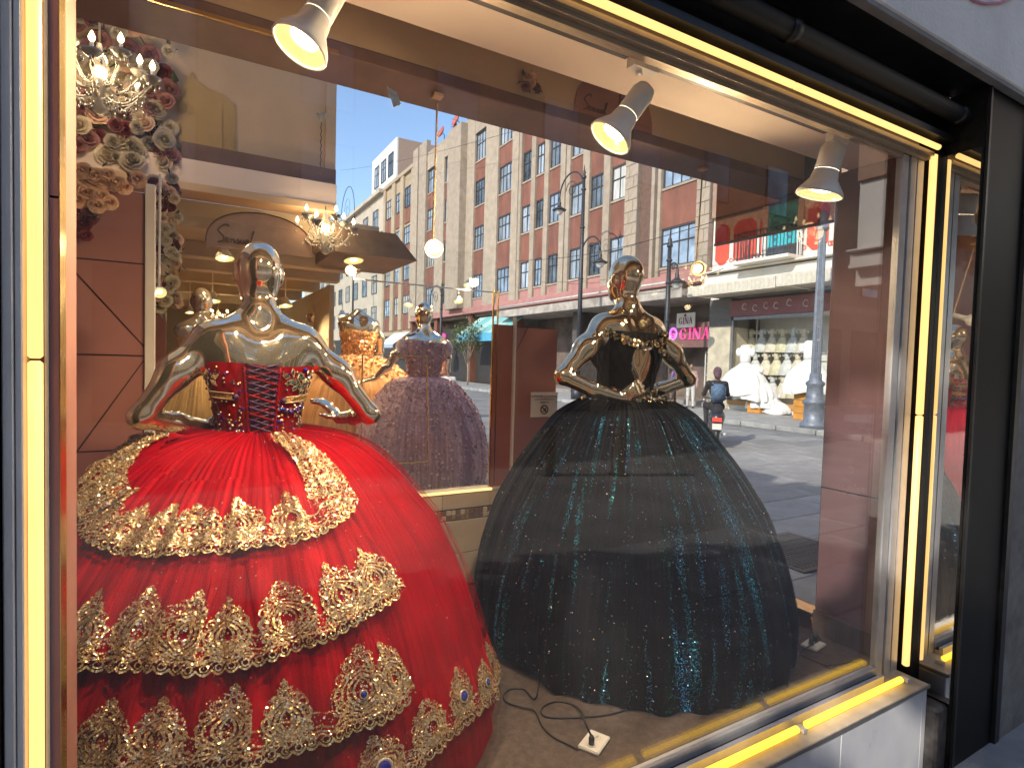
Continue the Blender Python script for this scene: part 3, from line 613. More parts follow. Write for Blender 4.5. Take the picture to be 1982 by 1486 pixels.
word('GINA', (1314, 621), (1341, 620), XF+.285, (C1.z-C2.z)*.46, mat('plum letters', (.30, .06, .09), .5), gw, .9, .012)
q = MB(); q.lathe([(.05, 0), (.06, .03), (.05, .05)], (XF+.29, (C1.y+C2.y)/2, C1.z-.10), 10, Matrix.Rotation(radians(-90), 3, 'Y')); q.build('sign_dot', mat('plum letters', (.3, .06, .09)), gw)
ls = thing('led_sign', 'black board with glowing magenta LED words at the shop entrance', 'sign', (XF+.7, 17.5, 2.5))
C1, C2 = on_x(1278, 670, XF+.7), on_x(1307, 694, XF+.7)
part('sign_board', m_blk, ls, (XF+.70, XF+.75, C2.y, C1.y, C2.z, C1.z))
for t_, py in (('AMPEZIN A', 676.5), ('NOVIA Y', 683), ('AÑOS', 690)):
    c = on_x(1293 if py < 688 else 1299, py, XF+.69); lettering('led_text', t_, .15, em2, ls, c, (0, -1, 0), (0, 0, 1), .01)
# inside the GINA shop: shelf, hanging clothes
sh = thing('display_shelf', 'white glass shelf rack standing inside the GINA shop entrance', 'shelf', (XF+.9, 15.2, .3))
A, B = on_x(1365, 680, XF+.9), on_x(1388, 745, XF+.9)
part('upright', m_white, sh, *[(x, x+.04, y, y+.04, .3, A.z) for x in (XF+.9, XF+1.3) for y in (B.y, A.y-.04)])
for k in range(5): z = .4+k*(A.z-.45)/4; part('shelf', m_white, sh, (XF+.9, XF+1.34, B.y, A.y, z, z+.03))
part('shop_floor', m_conc, apt, (XF, XF+1.8, 14.75, 30, 0, .30))
# small dresses on hangers and forms in the bridal shop window, white gowns on crates
def frock(name, label, c, h, w, m, group=None, n=14, sleeves=True, tall=1.0, cat='dress', full=False):
    """a little dress: bodice with sleeves and a flared, pleated skirt"""
    t = thing(name, label, cat, c, group)
    q = MB(); vs = []; prof = [(.5, 0), (.485, .10), (.45, .22), (.38, .36), (.27, .48), (.13*h/w, .58), (.10*h/w, .6)]
    nn = n*2
    for r, z in prof:
        for j in range(nn):
            a = 2*pi*j/nn; k = 1+((.10 if j % 2 else -.10)+.05*sin(3*a+c[1]*9))*(1-z/.6); vs.append((c[0]+w*r*k*cos(a)*.7, c[1]+w*r*k*sin(a), c[2]+h*z))
    if full:
        nn = 64; vs = []; R_ = random.Random(int(h*977+w*131)); fs = [(R_.randint(5, 17), R_.uniform(0, 6.3), R_.uniform(.02, .055)) for _ in range(6)]; prof = [(.47, 0), (.49, .05), (.485, .14), (.45, .26), (.39, .36), (.29, .46), (.18, .53), (.10*h/w, .585), (.095*h/w, .6)]
        for r, z in prof:
            for j in range(nn):
                a = 2*pi*j/nn; k = 1+sum(d*sin(f*a+p_+z*3) for f, p_, d in fs)*(1-z/.6)**.6; vs.append((c[0]+w*r*k*cos(a)*.85, c[1]+w*r*k*sin(a), c[2]+h*z+.03*h*sin(3*a+fs[0][1])*(1-z/.6)))
    q.add(vs, [(i*nn+j, i*nn+(j+1) % nn, (i+1)*nn+(j+1) % nn, (i+1)*nn+j) for i in range(len(prof)-1) for j in range(nn)]); q.build('skirt', m, t, True)
    q = MB(); q.lathe([(.10*h, h*.6), (.095*h, h*.68), (.115*h, h*.80), (.12*h, h*.86), (.085*h, h*.92), (.05*h, h*.94)], c, 12); q.build('bodice', m, t, True)
    if sleeves:
        for s in (-1, 1): q = MB(); q.ball((c[0], c[1]+s*.155*h, c[2]+h*.80), (.055*h, .055*h, h*.085), 8, 6); q.build('sleeve', m, t, True)
    return t
m_f = [mat('cream cloth', (.62, .58, .40), .8, sheen=.3, bump=.2, bscale=30), mat('pale grey cloth', (.58, .60, .58), .8, sheen=.3, bump=.2, bscale=30), mat('ivory cloth', (.66, .60, .48), .8, sheen=.3, bump=.2, bscale=30)]
nm = ['first', 'second', 'third', 'fourth', 'fifth', 'sixth']
for row, (py, y0n) in enumerate(((660, 'top'), (704, 'middle'), (748, 'bottom'))):
    for k in range(6):
        px = 1454+k*20.5+(row == 1)*8
        if row == 2 and k > 4: continue
        c = on_x(px, py, XF+1.15); hz = .95
        frock('child_dress', f'small pale dress, {nm[k]} from the left in the {y0n} row of the bridal shop window', (c.x, c.y, c.z-hz*.45), hz, .62, m_f[(k+row) % 3], 'small dresses shown in rows in the bridal shop window')
part('display_rail', m_white, rc, *[(XF+1.15, XF+1.18, 9.6, 13.3, on_x(1500, py-20, XF+1.15).z, on_x(1500, py-20, XF+1.15).z+.03) for py in (660, 704)])
for i in range(2): part('rail_post', m_white, rc, (XF+1.19, XF+1.23, 9.6+i*3.66, 9.64+i*3.66, .3, 3.6))
m_bridal = mat('bridal white', (.80, .79, .76), .75, var=.03, sheen=.4, bump=.25, bscale=16)
m_crate = mat('orange crate', (.62, .27, .04), .6, var=.12, scale=4)
def crate(label, px0, px1, pyb, h, X):
    a, b_ = on_x(px0, pyb, X), on_x(px1, pyb, X); y0, y1 = min(a.y, b_.y), max(a.y, b_.y); t = thing('orange_crate', label, 'crate', (X, (y0+y1)/2, .13), 'orange crates under the white gowns')
    d = .75
    for k in range(4): z = .14+k*h/4; part('slat', m_crate, t, (X, X+.02, y0, y1, z, z+h/4-.012)); part('slat', m_crate, t, (X+.02, X+d, y0, y0+.02, z, z+h/4-.012))
    part('box_top', m_crate, t, (X, X+d, y0, y1, .14+h, .16+h)); part('core', m_deep, t, (X+.025, X+d, y0+.022, y1, .14, .14+h-.005))
    return (y0+y1)/2
XC = 16.6
yc = crate('orange crate under the big white gown right of the lamp post', 1535, 1562, 800, .82, XC)
frock('white_gown', 'big white bridal gown standing on an orange crate beside the lamp post', (XC+.35, yc, .97), 1.75, 1.5, m_bridal, 'white gowns put out in the sun', 18, True, cat='gown', full=True)
yc2 = crate('orange crate half hidden under the heap of white gowns', 1446, 1470, 795, .55, XC+.7)
for i, (px, zz, h, w) in enumerate(((1440, .9, 1.9, 1.7), (1462, .72, 1.35, 1.5), (1480, .45, 1.0, 1.2), (1503, .3, .75, 1.1))):
    c = on_x(px, 760, XC+.9+.12*i)
    frock('white_gown', ['tallest white gown leaning at the left of the sunlit heap', 'white gown second from the left in the sunlit heap', 'white gown low in the middle of the sunlit heap', 'smallest white gown at the right end of the sunlit heap'][i], (c.x, c.y, zz-.15), h, w, m_bridal, 'white gowns put out in the sun', 16, True, cat='gown', full=True)

# ---------------------------------------------------------------- street lamps, tree, awning, cables
m_post = mat('street lamp iron', (.035, .037, .042), .45, metal=.2, var=.2, scale=9)
m_postg = mat('grey lamp post paint', (.20, .22, .26), .45, metal=.2, var=.15, scale=9)
def flute(c, z0, z1, r0, r1, n=16):
    q = MB(); vs = []; k = n*2
    for z, r in ((z0, r0), (z1, r1)):
        for j in range(k): a = 2*pi*j/k; rr = r*(1 if j % 2 else .86); vs.append((c[0]+rr*cos(a), c[1]+rr*sin(a), z))
    return q.add(vs, [(j, (j+1) % k, k+(j+1) % k, k+j) for j in range(k)])
lp = thing('street_lamp', 'tall grey fluted lamp post with stepped base standing before the white gowns', 'street lamp', (14.75, 8.02, .13), 'street lamps')
flute((14.75, 8.02), .9, 5.5, .13, .095).build('pole', m_postg, lp)
q = MB(); q.lathe([(.34, .13), (.34, .25), (.26, .30), (.25, .75), (.30, .80), (.30, .86), (.22, .92), (.20, 1.25), (.24, 1.30), (.24, 1.36), (.16, 1.42), (.15, 1.6)], (14.75, 8.02, 0), 16); q.build('base', m_postg, lp, True)
q = MB(); q.lathe([(.10, 5.4), (.16, 5.45), (.16, 5.52), (.11, 5.56), (.13, 5.70), (.10, 5.76), (.12, 5.8), (.06, 5.95)], (14.75, 8.02, 0), 14); q.build('capital', m_postg, lp, True)
def lantern(parent, c, s=1.0):
    q = MB(); q.lathe([(.02*s, .55*s), (.06*s, .50*s), (.05*s, .40*s), (.09*s, .34*s), (.07*s, .22*s), (.14*s, .12*s), (.34*s, .02*s), (.34*s, -.02*s), (.28*s, .0)], c, 14); q.build('hood', m_post, parent, True)
    q = MB(); q.lathe([(.20*s, 0), (.20*s, -.08*s), (.13*s, -.20*s), (.04*s, -.25*s)], c, 12); q.build('lamp_glass', mat('lamp glass', (.7, .7, .66), .2), parent, True)
def arm(parent, p, q_, r=.035):
    """a swan neck from post point p over to lantern top q_, with a scroll"""
    p, q_ = Vector(p), Vector(q_); mid = (p+q_)/2; R = (q_-p).length/2; d = (q_-p); d.z = 0; d.normalize()
    pts = [mid-d*R*cos(a)+Vector((0, 0, R*1.05*sin(a)+ (p.z-q_.z)*0)) for a in np.linspace(0, pi, 16)]
    m_ = MB(); m_.tube(pts, r, 7); m_.build('arm', m_post, parent, True)
    s_ = MB(); cc = mid+Vector((0, 0, R*.25)); s_.tube([cc+d*(R*.45*(1-k/26)*cos(k*.42))+Vector((0, 0, R*.45*(1-k/26)*sin(k*.42))) for k in range(24)], r*.5, 5); s_.build('scroll', m_post, parent, True)
def lamp_at(label, post_px, X, top_py, lanterns):
    c = on_x(post_px, 700, X); y = c.y; zt = on_x(post_px, top_py, X).z
    t = thing('street_lamp', label, 'street lamp', (X, y, 0.13), 'street lamps')
    q = MB(); q.tube([(X, y, .13), (X, y, zt*.5), (X, y, zt)], [.13, .10, .07], 10); q.build('pole', m_post, t, True)
    q = MB(); q.lathe([(.28, .13), (.28, .5), (.2, .56), (.2, 1.1), (.14, 1.2)], (X, y, 0), 14); q.build('base', m_post, t, True)
    q = MB(); q.lathe([(.06, zt), (.11, zt+.05), (.10, zt+.14), (.05, zt+.18), (.08, zt+.28), (.03, zt+.4), (.01, zt+.6)], (X, y, 0), 10); q.build('finial', m_post, t, True)
    q = MB(); [q.lathe([(.07, z), (.11, z+.03), (.11, z+.09), (.07, z+.12)], (X, y, 0), 10) for z in (zt*.55, zt*.78, zt-.5)]; q.build('collar', m_post, t, True)
    for (px, py) in lanterns:
        L_ = on_x(px, py, X); s = .95; lantern(t, (X, L_.y, L_.z-.35), s)
        top = Vector((X, L_.y, L_.z+.15)); arm(t, (X, y, top.z), top)
    return t
lamp_at('tall black lamp post with two hanging lanterns in front of the apartment block', 1119, 15.0, 352, ((1083, 392), (1162, 492)))
lamp_at('black swan neck street lamp to the right of the dark gown', 1288, 15.0, 482, ((1311, 528),))
lamp_at('black street lamp farther down the pavement near the teal awning', 852, 15.5, 560, ((832, 590),))
lamp_at('farthest ornate street lamp seen against the sky at the end of the street', 681, 15.5, 425, ((660, 432),))
# young tree
m_bark = mat('pale bark', (.36, .30, .22), .85, var=.25, scale=12, bump=.3); m_leaf = mat('olive leaf', (.10, .13, .035), .6, var=.3, scale=3)
def small_tree(label, c, h, spread, nl, ls=.16, seed=1, trunk_r=.06):
    R_ = random.Random(seed); t = thing('street_tree', label, 'tree', c)
    q = MB(); tips = []
    q.tube([c, (c[0]+.03, c[1], c[2]+h*.22), (c[0]-.02, c[1]+.03, c[2]+h*.42)], [trunk_r, trunk_r*.8, trunk_r*.65], 8)
    for k in range(9):
        a = k*2.4; r = spread*(.45+.5*R_.random()); z = c[2]+h*(.66+.34*R_.random()); p0 = (c[0]-.02, c[1]+.03, c[2]+h*(.3+.12*R_.random()))
        p1 = (c[0]+r*.45*cos(a), c[1]+r*.45*sin(a), c[2]+h*.56); p2 = (c[0]+r*cos(a), c[1]+r*sin(a), z); q.tube([p0, p1, p2], [trunk_r*.5, trunk_r*.3, trunk_r*.12], 6); tips += [p2, tuple((Vector(p1)+Vector(p2))/2)]
    q.build('trunk', m_bark, t, True)
    V = []; F = []
    for k in range(nl):
        b = tips[R_.randrange(len(tips))]; p = Vector(b)+Vector((R_.gauss(0, spread*.19), R_.gauss(0, spread*.19), R_.gauss(0, h*.07)))
        E_ = Euler((R_.random()*6, R_.random()*6, R_.random()*6)).to_matrix(); s = ls*(.6+.8*R_.random()); i0 = len(V)
        V += [tuple(p+E_ @ Vector(u)) for u in ((-s, 0, 0), (0, -s*.4, .1*s), (s, 0, 0), (0, s*.4, .1*s))]; F.append((i0, i0+1, i0+2, i0+3))
    npmesh('crown', V, F, m_leaf, t, smooth=False); return t
cT = on_x(905, 738, 15.6)
small_tree('slim young street tree with pale branching stems and sparse leaves left of the teal awning', (15.6, cT.y, .13), 3.9, 1.15, 900, .10, 3)
aw = thing('teal_awning', 'sloping teal and blue shop awning on the ground floor beyond the red screen', 'awning', (17.9, 31, 3.5))
A, B = on_x(884, 655, 16.2), on_x(975, 655, 16.2)
m_teal = mat('teal canvas', (.18, .46, .46), .7, var=.1); m_blue = mat('blue valance', (.10, .40, .62), .7)
n_ = 6
for k in range(n_):
    y0 = B.y+(A.y-B.y)*k/n_; y1 = B.y+(A.y-B.y)*(k+1)/n_-.02
    MB().prism([(16.2, y0, A.z+.25), (17.95, y0, A.z+1.5), (17.95, y1, A.z+1.5), (16.2, y1, A.z+.25)], (0, 0, .03)).build('canvas_strip', m_teal if k % 2 == 0 else mat('pale teal canvas', (.40, .60, .56), .7), aw)
    MB().box(16.17, 16.2, y0, y1, A.z-.25, A.z+.24).build('valance_flap', m_blue, aw)
q = MB(); [q.tube([(16.22, y, A.z+.25), (17.95, y, A.z+.3)], .02, 6) for y in (A.y, B.y)]; q.build('awning_arm', m_white, aw)
wa = thing('white_awning', 'small white shop awning farther along the street behind the orange gown', 'awning', (17.9, 44, 3.5))
A = on_x(748, 655, 16.4); B = on_x(735, 655, 16.4)
MB().prism([(16.4, A.y-2, 3.0), (17.95, A.y-2, 4.2), (17.95, A.y+2.5, 4.2), (16.4, A.y+2.5, 3.0)], (0, 0, .03)).build('canvas', m_wh, aw if False else wa); MB().box(16.37, 16.4, A.y-2, A.y+2.5, 2.7, 3.02).build('valance', mat('grey blue valance', (.35, .45, .52), .7), wa)
for i, (p0, p1) in enumerate((((660, 330), (1010, 250)), ((1000, 505), (1380, 430)), ((1180, 560), (1400, 520)))):
    a, b_ = on_x(*p0, 16.5), on_x(*p1, 16.5); t_ = thing('overhead_cable', ['thin black cable crossing the sky left of the roof', 'thin black cable slung across the middle windows of the apartment block', 'thin black cable slung low towards the balcony house'][i], 'cable', tuple(a), 'cables over the street')
    q = MB(); q.tube([a.lerp(b_, k/14)-Vector((0, 0, .35*sin(pi*k/14))) for k in range(15)], .014, 5); q.build('wire', m_blk, t_)
for i, (px0, px1, py0, py1) in enumerate(((836, 846, 645, 690), (855, 863, 642, 692))):
    a, b_ = on_x(px0, py0, 17.2), on_x(px1, py1, 17.2)
    frock('magenta_dress', ['magenta dress hung outside a shop left of the lamp', 'magenta dress hung outside a shop right of the lamp'][i], (17.2, (a.y+b_.y)/2, b_.z), (a.z-b_.z), abs(a.y-b_.y)*1.1, mat('magenta cloth', (.60, .08, .30), .7), 'magenta dresses hung outside')
# ---------------------------------------------------------------- smooth bodies from distance fields
class Field:
    def __init__(s): s.p = []
    def cap(s, a, b, ra, rb, k=.03, sc=(1, 1, 1), t=0): s.p.append(('c', np.array(a, float), np.array(b, float), ra, rb, k, np.array(sc, float), t)); return s
    def ell(s, c, r, k=.03, t=0): s.p.append(('e', np.array(c, float), np.array(r, float), 0, 0, k, None, t)); return s
    @staticmethod
    def d1(p, q):
        if q[0] == 'c':
            sc = q[6]; a = q[1]*sc; b = q[2]*sc; P = p*sc; ab = b-a; t = np.clip(((P-a) @ ab)/max(ab @ ab, 1e-12), 0, 1)
            return (np.linalg.norm(P-a-t[..., None]*ab, axis=-1)-(q[3]+(q[4]-q[3])*t))/sc.max()
        x = p-q[1]; k0 = np.linalg.norm(x/q[2], axis=-1); k1 = np.linalg.norm(x/q[2]**2, axis=-1)
        return k0*(k0-1)/np.maximum(k1, 1e-9)
    @staticmethod
    def sm(a, b, k): h = np.maximum(k-np.abs(a-b), 0)/k; return np.minimum(a, b)-h*h*k*.25
    def box(s, q):
        if q[0] == 'c': r = max(q[3], q[4])/min(1, q[6].min()); return np.minimum(q[1], q[2])-r, np.maximum(q[1], q[2])+r
        return q[1]-q[2], q[1]+q[2]
    def ev(s, P, tags=False):
        d = None; tg = None; best = None
        for q in s.p:
            e = s.d1(P, q)
            if d is None: d = e; best = e.copy(); tg = np.full(len(P), q[7])
            else:
                d = s.sm(d, e, q[5])
                if tags: m_ = e < best; best = np.where(m_, e, best); tg = np.where(m_, q[7], tg)
        return (d, tg) if tags else d
    def surf(s, h):
        bs = [s.box(q) for q in s.p]; lo = np.min([b[0] for b in bs], 0)-3*h; hi = np.max([b[1] for b in bs], 0)+3*h
        n = np.ceil((hi-lo)/h).astype(int)+1; ax = [lo[i]+h*np.arange(n[i]) for i in range(3)]
        D = np.full(tuple(n), 1.0, np.float32)
        for q, (l, u) in zip(s.p, bs):
            m_ = q[5]+2*h; i0 = np.maximum(np.floor((l-m_-lo)/h).astype(int), 0); i1 = np.minimum(np.ceil((u+m_-lo)/h).astype(int)+1, n)
            sl_ = tuple(slice(a, b) for a, b in zip(i0, i1)); G = np.stack(np.meshgrid(*[ax[i][sl_[i]] for i in range(3)], indexing='ij'), -1)
            D[sl_] = s.sm(D[sl_], s.d1(G, q).astype(np.float32), q[5])
        ins = D < 0; nx, ny, nz = n
        c = np.zeros((nx-1, ny-1, nz-1), np.int8)
        for i in (0, 1):
            for j in (0, 1):
                for k in (0, 1): c += ins[i:nx-1+i, j:ny-1+j, k:nz-1+k]
        act = (c > 0) & (c < 8); idx = np.full(act.shape, -1, np.int64); cells = np.argwhere(act); idx[act] = np.arange(len(cells))
        acc = np.zeros((len(cells), 3)); cnt = np.zeros(len(cells))
        co = [(i, j, k) for i in (0, 1) for j in (0, 1) for k in (0, 1)]
        for a in co:
            for b in co:
                if sum(abs(x-y) for x, y in zip(a, b)) == 1 and a < b:
                    va = D[cells[:, 0]+a[0], cells[:, 1]+a[1], cells[:, 2]+a[2]]; vb = D[cells[:, 0]+b[0], cells[:, 1]+b[1], cells[:, 2]+b[2]]
                    x = (va < 0) != (vb < 0); t = np.where(x, va/np.where(np.abs(va-vb) < 1e-9, 1, va-vb), 0)
                    acc[x] += (np.array(a)+t[x, None]*(np.array(b)-np.array(a))); cnt[x] += 1
        V = lo+h*(cells+acc/np.maximum(cnt, 1)[:, None])
        F = []
        for axn in range(3):
            o1, o2 = [(1, 2), (2, 0), (0, 1)][axn]
            a = [slice(None)]*3; b = [slice(None)]*3; a[axn] = slice(0, n[axn]-1); b[axn] = slice(1, n[axn])
            A_, B_ = ins[tuple(a)], ins[tuple(b)]; e = np.argwhere(A_ != B_)
            e = e[(e[:, o1] > 0) & (e[:, o2] > 0) & (e[:, o1] < n[o1]-1) & (e[:, o2] < n[o2]-1)]
            s1 = np.zeros(3, int); s1[o1] = 1; s2 = np.zeros(3, int); s2[o2] = 1
            f = np.stack([idx[tuple((e-s1-s2).T)], idx[tuple((e-s2).T)], idx[tuple(e.T)], idx[tuple((e-s1).T)]], 1)
            flip = ~A_[tuple(e.T)]; f[flip] = f[flip][:, ::-1]; F.append(f)
        F = np.concatenate(F); F = F[(F >= 0).all(1)]
        for _ in range(3):
            d = s.ev(V); e = h*.25; g = np.stack([s.ev(V+np.eye(3)[i]*e)-s.ev(V-np.eye(3)[i]*e) for i in range(3)], 1)/(2*e)
            V = V-(d/np.maximum((g*g).sum(1), .2))[:, None]*g*.9
        return V, F
def body(name, F, h, mats, parent, xf=None, tags=False):
    V, Q = F.surf(h); mi = None
    if tags: c = V[Q].mean(1); mi = F.ev(c, True)[1]
    if xf is not None: V = xf(V)
    return npmesh(name, V, Q, mats, parent, True, mi)
def hand(F, w, d, nrm, L=.17, curl=.5, sp=.16, mirror=1, t=0):
    """palm, four jointed fingers of unequal length and a thumb; w wrist, d direction, nrm palm normal (fingers curl towards it)"""
    w, d, nrm = (np.array(v, float) for v in (w, d, nrm)); d /= np.linalg.norm(d); nrm -= d*(nrm @ d); nrm /= np.linalg.norm(nrm); s_ = np.cross(d, nrm)*mirror
    k = L/.18
    for o in (-.022, -.007, .008, .022): F.cap(w+d*.015*k+s_*o*.6*k, w+d*.082*k+s_*o*k, .014*k, .0115*k, .016*k, t=t)
    for i, (o, fl) in enumerate(((-.030, .070), (-.010, .082), (.010, .076), (.029, .058))):
        p = w+d*.082*k+s_*o*.8*k; a = 0.1; dd = d+s_*o*sp*14
        dd /= np.linalg.norm(dd)
        for j, (q, r0, r1) in enumerate(((.45, .0095, .0085), (.30, .0085, .0078), (.25, .0078, .0062))):
            a += curl*(.5, .8, .6)[j]; v = dd*cos(a)+nrm*sin(a); e = p+v*fl*q*k*1.05; F.cap(p, e, r0*k, r1*k, .006*k, t=t); p = e
    p = w+d*.022*k-s_*.024*k; v = d*.62-s_*.68+nrm*.30; v /= np.linalg.norm(v); e = p+v*.040*k; F.cap(p, e, .0135*k, .0105*k, .012*k, t=t)
    v = d*.85-s_*.25+nrm*.45; v /= np.linalg.norm(v); F.cap(e, e+v*.034*k, .0105*k, .0075*k, .008*k, t=t)
def torso():
    F = Field()
    F.ell((0, 0, 1.30), (.165, .115, .13), .04); F.cap((0, 0, 1.36), (0, .0, 1.46), .118, .118, .05, (1, 1.28, 1))
    F.ell((0, 0, 1.53), (.132, .095, .15), .05); F.ell((0, .005, 1.645), (.150, .100, .115), .05)
    F.ell((-.072, .085, 1.615), (.062, .055, .06), .04); F.ell((.072, .085, 1.615), (.062, .055, .06), .04)
    F.cap((-.145, -.005, 1.728), (.145, -.005, 1.728), .050, .050, .05)
    F.ell((-.085, -.045, 1.66), (.07, .045, .12), .07); F.ell((.085, -.045, 1.66), (.07, .045, .12), .07)
    F.cap((-.10, -.005, 1.742), (-.02, .0, 1.83), .038, .036, .06); F.cap((.10, -.005, 1.742), (.02, .0, 1.83), .038, .036, .06)
    return F
def head(F, z0=1.80):
    F.cap((0, .0, 1.78), (0, .022, 1.92), .047, .045, .04)
    F.ell((0, .022, 1.985), (.074, .094, .096), .03); F.ell((0, .052, 1.925), (.056, .066, .068), .045); F.ell((0, .088, 1.892), (.026, .022, .02), .04)
    F.cap((0, .108, 1.985), (0, .128, 1.945), .009, .014, .02); F.cap((-.022, .103, 1.912), (.022, .103, 1.912), .008, .008, .012)
    for s_ in (-1, 1): F.ell((s_*.030, .106, 1.983), (.015, .009, .008), .008); F.cap((s_*.014, .112, 2.0), (s_*.045, .1, 2.004), .006, .005, .012); F.ell((s_*.074, .022, 1.965), (.010, .018, .032), .012)
def limb(F, pts, rs, k=.03, t=0):
    for a, b, ra, rb in zip(pts[:-1], pts[1:], rs[:-1], rs[1:]): F.cap(a, b, ra, rb, k, t=t)
m_chrome = mat('mirror chrome', (.93, .84, .66), .04, metal=.955, var=.01, rvar=.2)
m_chromeg = mat('champagne chrome', (.82, .68, .45), .05, metal=.96, var=.02, rvar=.2)

# -------- the red mannequin, seen from behind, hands on hips
F1 = torso(); head(F1)
limb(F1, [(-.155, 0, 1.728), (-.25, -.035, 1.62), (-.345, -.065, 1.475)], [.050, .043, .036], .055)
limb(F1, [(-.345, -.065, 1.475), (-.25, .01, 1.445), (-.165, .075, 1.425)], [.036, .034, .024], .02); hand(F1, (-.165, .075, 1.425), (.75, .62, -.2), (.55, -.75, -.1), mirror=1)
limb(F1, [(.155, 0, 1.728), (.265, -.03, 1.62), (.385, -.055, 1.468)], [.050, .043, .036], .055)
limb(F1, [(.385, -.055, 1.468), (.355, .05, 1.448), (.315, .145, 1.432)], [.036, .031, .022], .02); hand(F1, (.315, .145, 1.432), (-.50, .10, .62), (-.75, .55, -.3), L=.15, mirror=-1, curl=.45)
AX1 = np.array((.22, .95, 0.0))
man1 = thing('mannequin', 'mirror chrome bald mannequin seen from behind with hands on hips in the red gown', 'mannequin', (.22, .95, .386), 'chrome mannequins')
body('figure', F1, .0072, m_chrome, man1, lambda V: V+AX1)
q = MB(); q.lathe([(.16, .388), (.16, .398), (.03, .41), (.022, .5), (.022, 1.25)], (.22, .95, 0), 18); q.build('stand', m_alu, man1, True)
# -------- the black mannequin
F2 = torso(); head(F2)
limb(F2, [(-.155, 0, 1.728), (-.285, -.055, 1.63), (-.425, -.085, 1.505)], [.050, .043, .035], .055)
limb(F2, [(-.425, -.085, 1.505), (-.30, -.14, 1.448), (-.175, -.175, 1.415)], [.035, .032, .023], .02); hand(F2, (-.175, -.175, 1.415), (.80, .05, .35), (.2, .9, -.1), L=.19, curl=.22, mirror=1)
limb(F2, [(.155, 0, 1.728), (.28, -.015, 1.62), (.41, -.01, 1.495)], [.050, .043, .036], .055)
limb(F2, [(.41, -.01, 1.495), (.29, .06, 1.44), (.17, .10, 1.42)], [.036, .033, .023], .02); hand(F2, (.17, .10, 1.42), (-.8, .3, -.1), (-.3, -.9, 0), mirror=-1)
AX2 = np.array((1.91, .95, 0.0)); SC2 = 1.05
X2 = lambda V: np.stack([V[:, 0]*SC2, V[:, 1]*SC2, (V[:, 2]-1.41)*SC2+1.525], 1)+AX2
man2 = thing('mannequin', 'champagne chrome bald mannequin seen from behind, hand on waist, in the dark gown', 'mannequin', (1.91, .95, .386), 'chrome mannequins')
body('figure', F2, .0072, m_chromeg, man2, X2)
q = MB(); q.lathe([(.16, .388), (.16, .398), (.03, .41), (.022, .5), (.022, 1.35)], (1.91, .95, 0), 18); q.build('stand', m_alu, man2, True)

# ---------------------------------------------------------------- gown surfaces
class Skirt:
    """surface of a full skirt: profile r(z) round an axis with folds"""
    def __init__(s, ax, prof, amp=.02, nf=26, seed=1, fine=.004, asym=(0, 0)):
        s.asym = asym
        s.ax = ax; z, r = np.array(prof, float).T; o = np.argsort(-z); s.z, s.r = z[o], r[o]
        # smooth the profile
        tt = np.concatenate([[0], np.cumsum(np.hypot(np.diff(s.z), np.diff(s.r)))]); s.L = tt[-1]
        u = np.linspace(0, s.L, 200); zz = np.interp(u, tt, s.z); rr = np.interp(u, tt, s.r)
        for _ in range(60): zz[1:-1] = .5*zz[1:-1]+.25*(zz[2:]+zz[:-2]); rr[1:-1] = .5*rr[1:-1]+.25*(rr[2:]+rr[:-2])
        s.u, s.zz, s.rr = u, zz, rr
        R_ = np.random.default_rng(seed); k = 9; s.fq = R_.integers(nf//2, int(nf*1.6), k); s.ph = R_.uniform(0, 2*pi, k); s.wt = R_.uniform(.4, 1, k); s.wt /= s.wt.sum(); s.tw = R_.uniform(-1.0, 1.0, k)
        s.amp, s.fine = amp, fine
        s.fq2 = R_.integers(70, 150, 6); s.ph2 = R_.uniform(0, 2*pi, 6)
    def fold(s, th, u):
        g = np.zeros(np.broadcast(th, u).shape)
        for f, p, w, t in zip(s.fq, s.ph, s.wt, s.tw): g = g+w*np.sin(f*th+p+t*u*1.2)
        h = np.zeros_like(g)
        for f, p in zip(s.fq2, s.ph2): h = h+np.sin(f*th+p)/6
        e = np.clip(u/s.L, 0, 1)
        return s.asym[0]*e**1.5*np.cos(th-s.asym[1])+s.amp*(.15+.85*e)*g+s.fine*np.exp(-3*e)*h*3
    def pt(s, th, u, off=0.0):
        r = np.interp(u, s.u, s.rr); z = np.interp(u, s.u, s.zz)
        dr = np.interp(u+.01, s.u, s.rr)-np.interp(u-.01, s.u, s.rr); dz = np.interp(u+.01, s.u, s.zz)-np.interp(u-.01, s.u, s.zz); l = np.hypot(dr, dz)+1e-9
        d = s.fold(th, u)+off; R = r+d*(-dz/l); Z = z+d*(dr/l)
        return np.stack([s.ax[0]+R*np.cos(th), s.ax[1]+R*np.sin(th), Z], -1)
    def r_at(s, u): return np.interp(u, s.u, s.rr)
    def u_of_z(s, z): return np.interp(-np.asarray(z), -s.zz, s.u)
    def mesh(s, name, m, parent, nt=640, nu=110, off=0.0, u0=0, u1=None, hem=None):
        th = np.linspace(0, 2*pi, nt, endpoint=False)[None, :]; u = np.linspace(u0, u1 or s.L, nu)[:, None]*np.ones_like(th)
        if hem is not None: u = u0+(u-u0)*(1+hem(th))
        P = s.pt(th*np.ones_like(u), u, off).reshape(-1, 3)
        i = np.arange(nu-1)[:, None]*nt; j = np.arange(nt)[None, :]; j2 = (j+1) % nt
        F = np.stack([i+j, i+j2, i+nt+j2, i+nt+j], -1).reshape(-1, 4)
        return npmesh(name, P, F, m, parent, True)
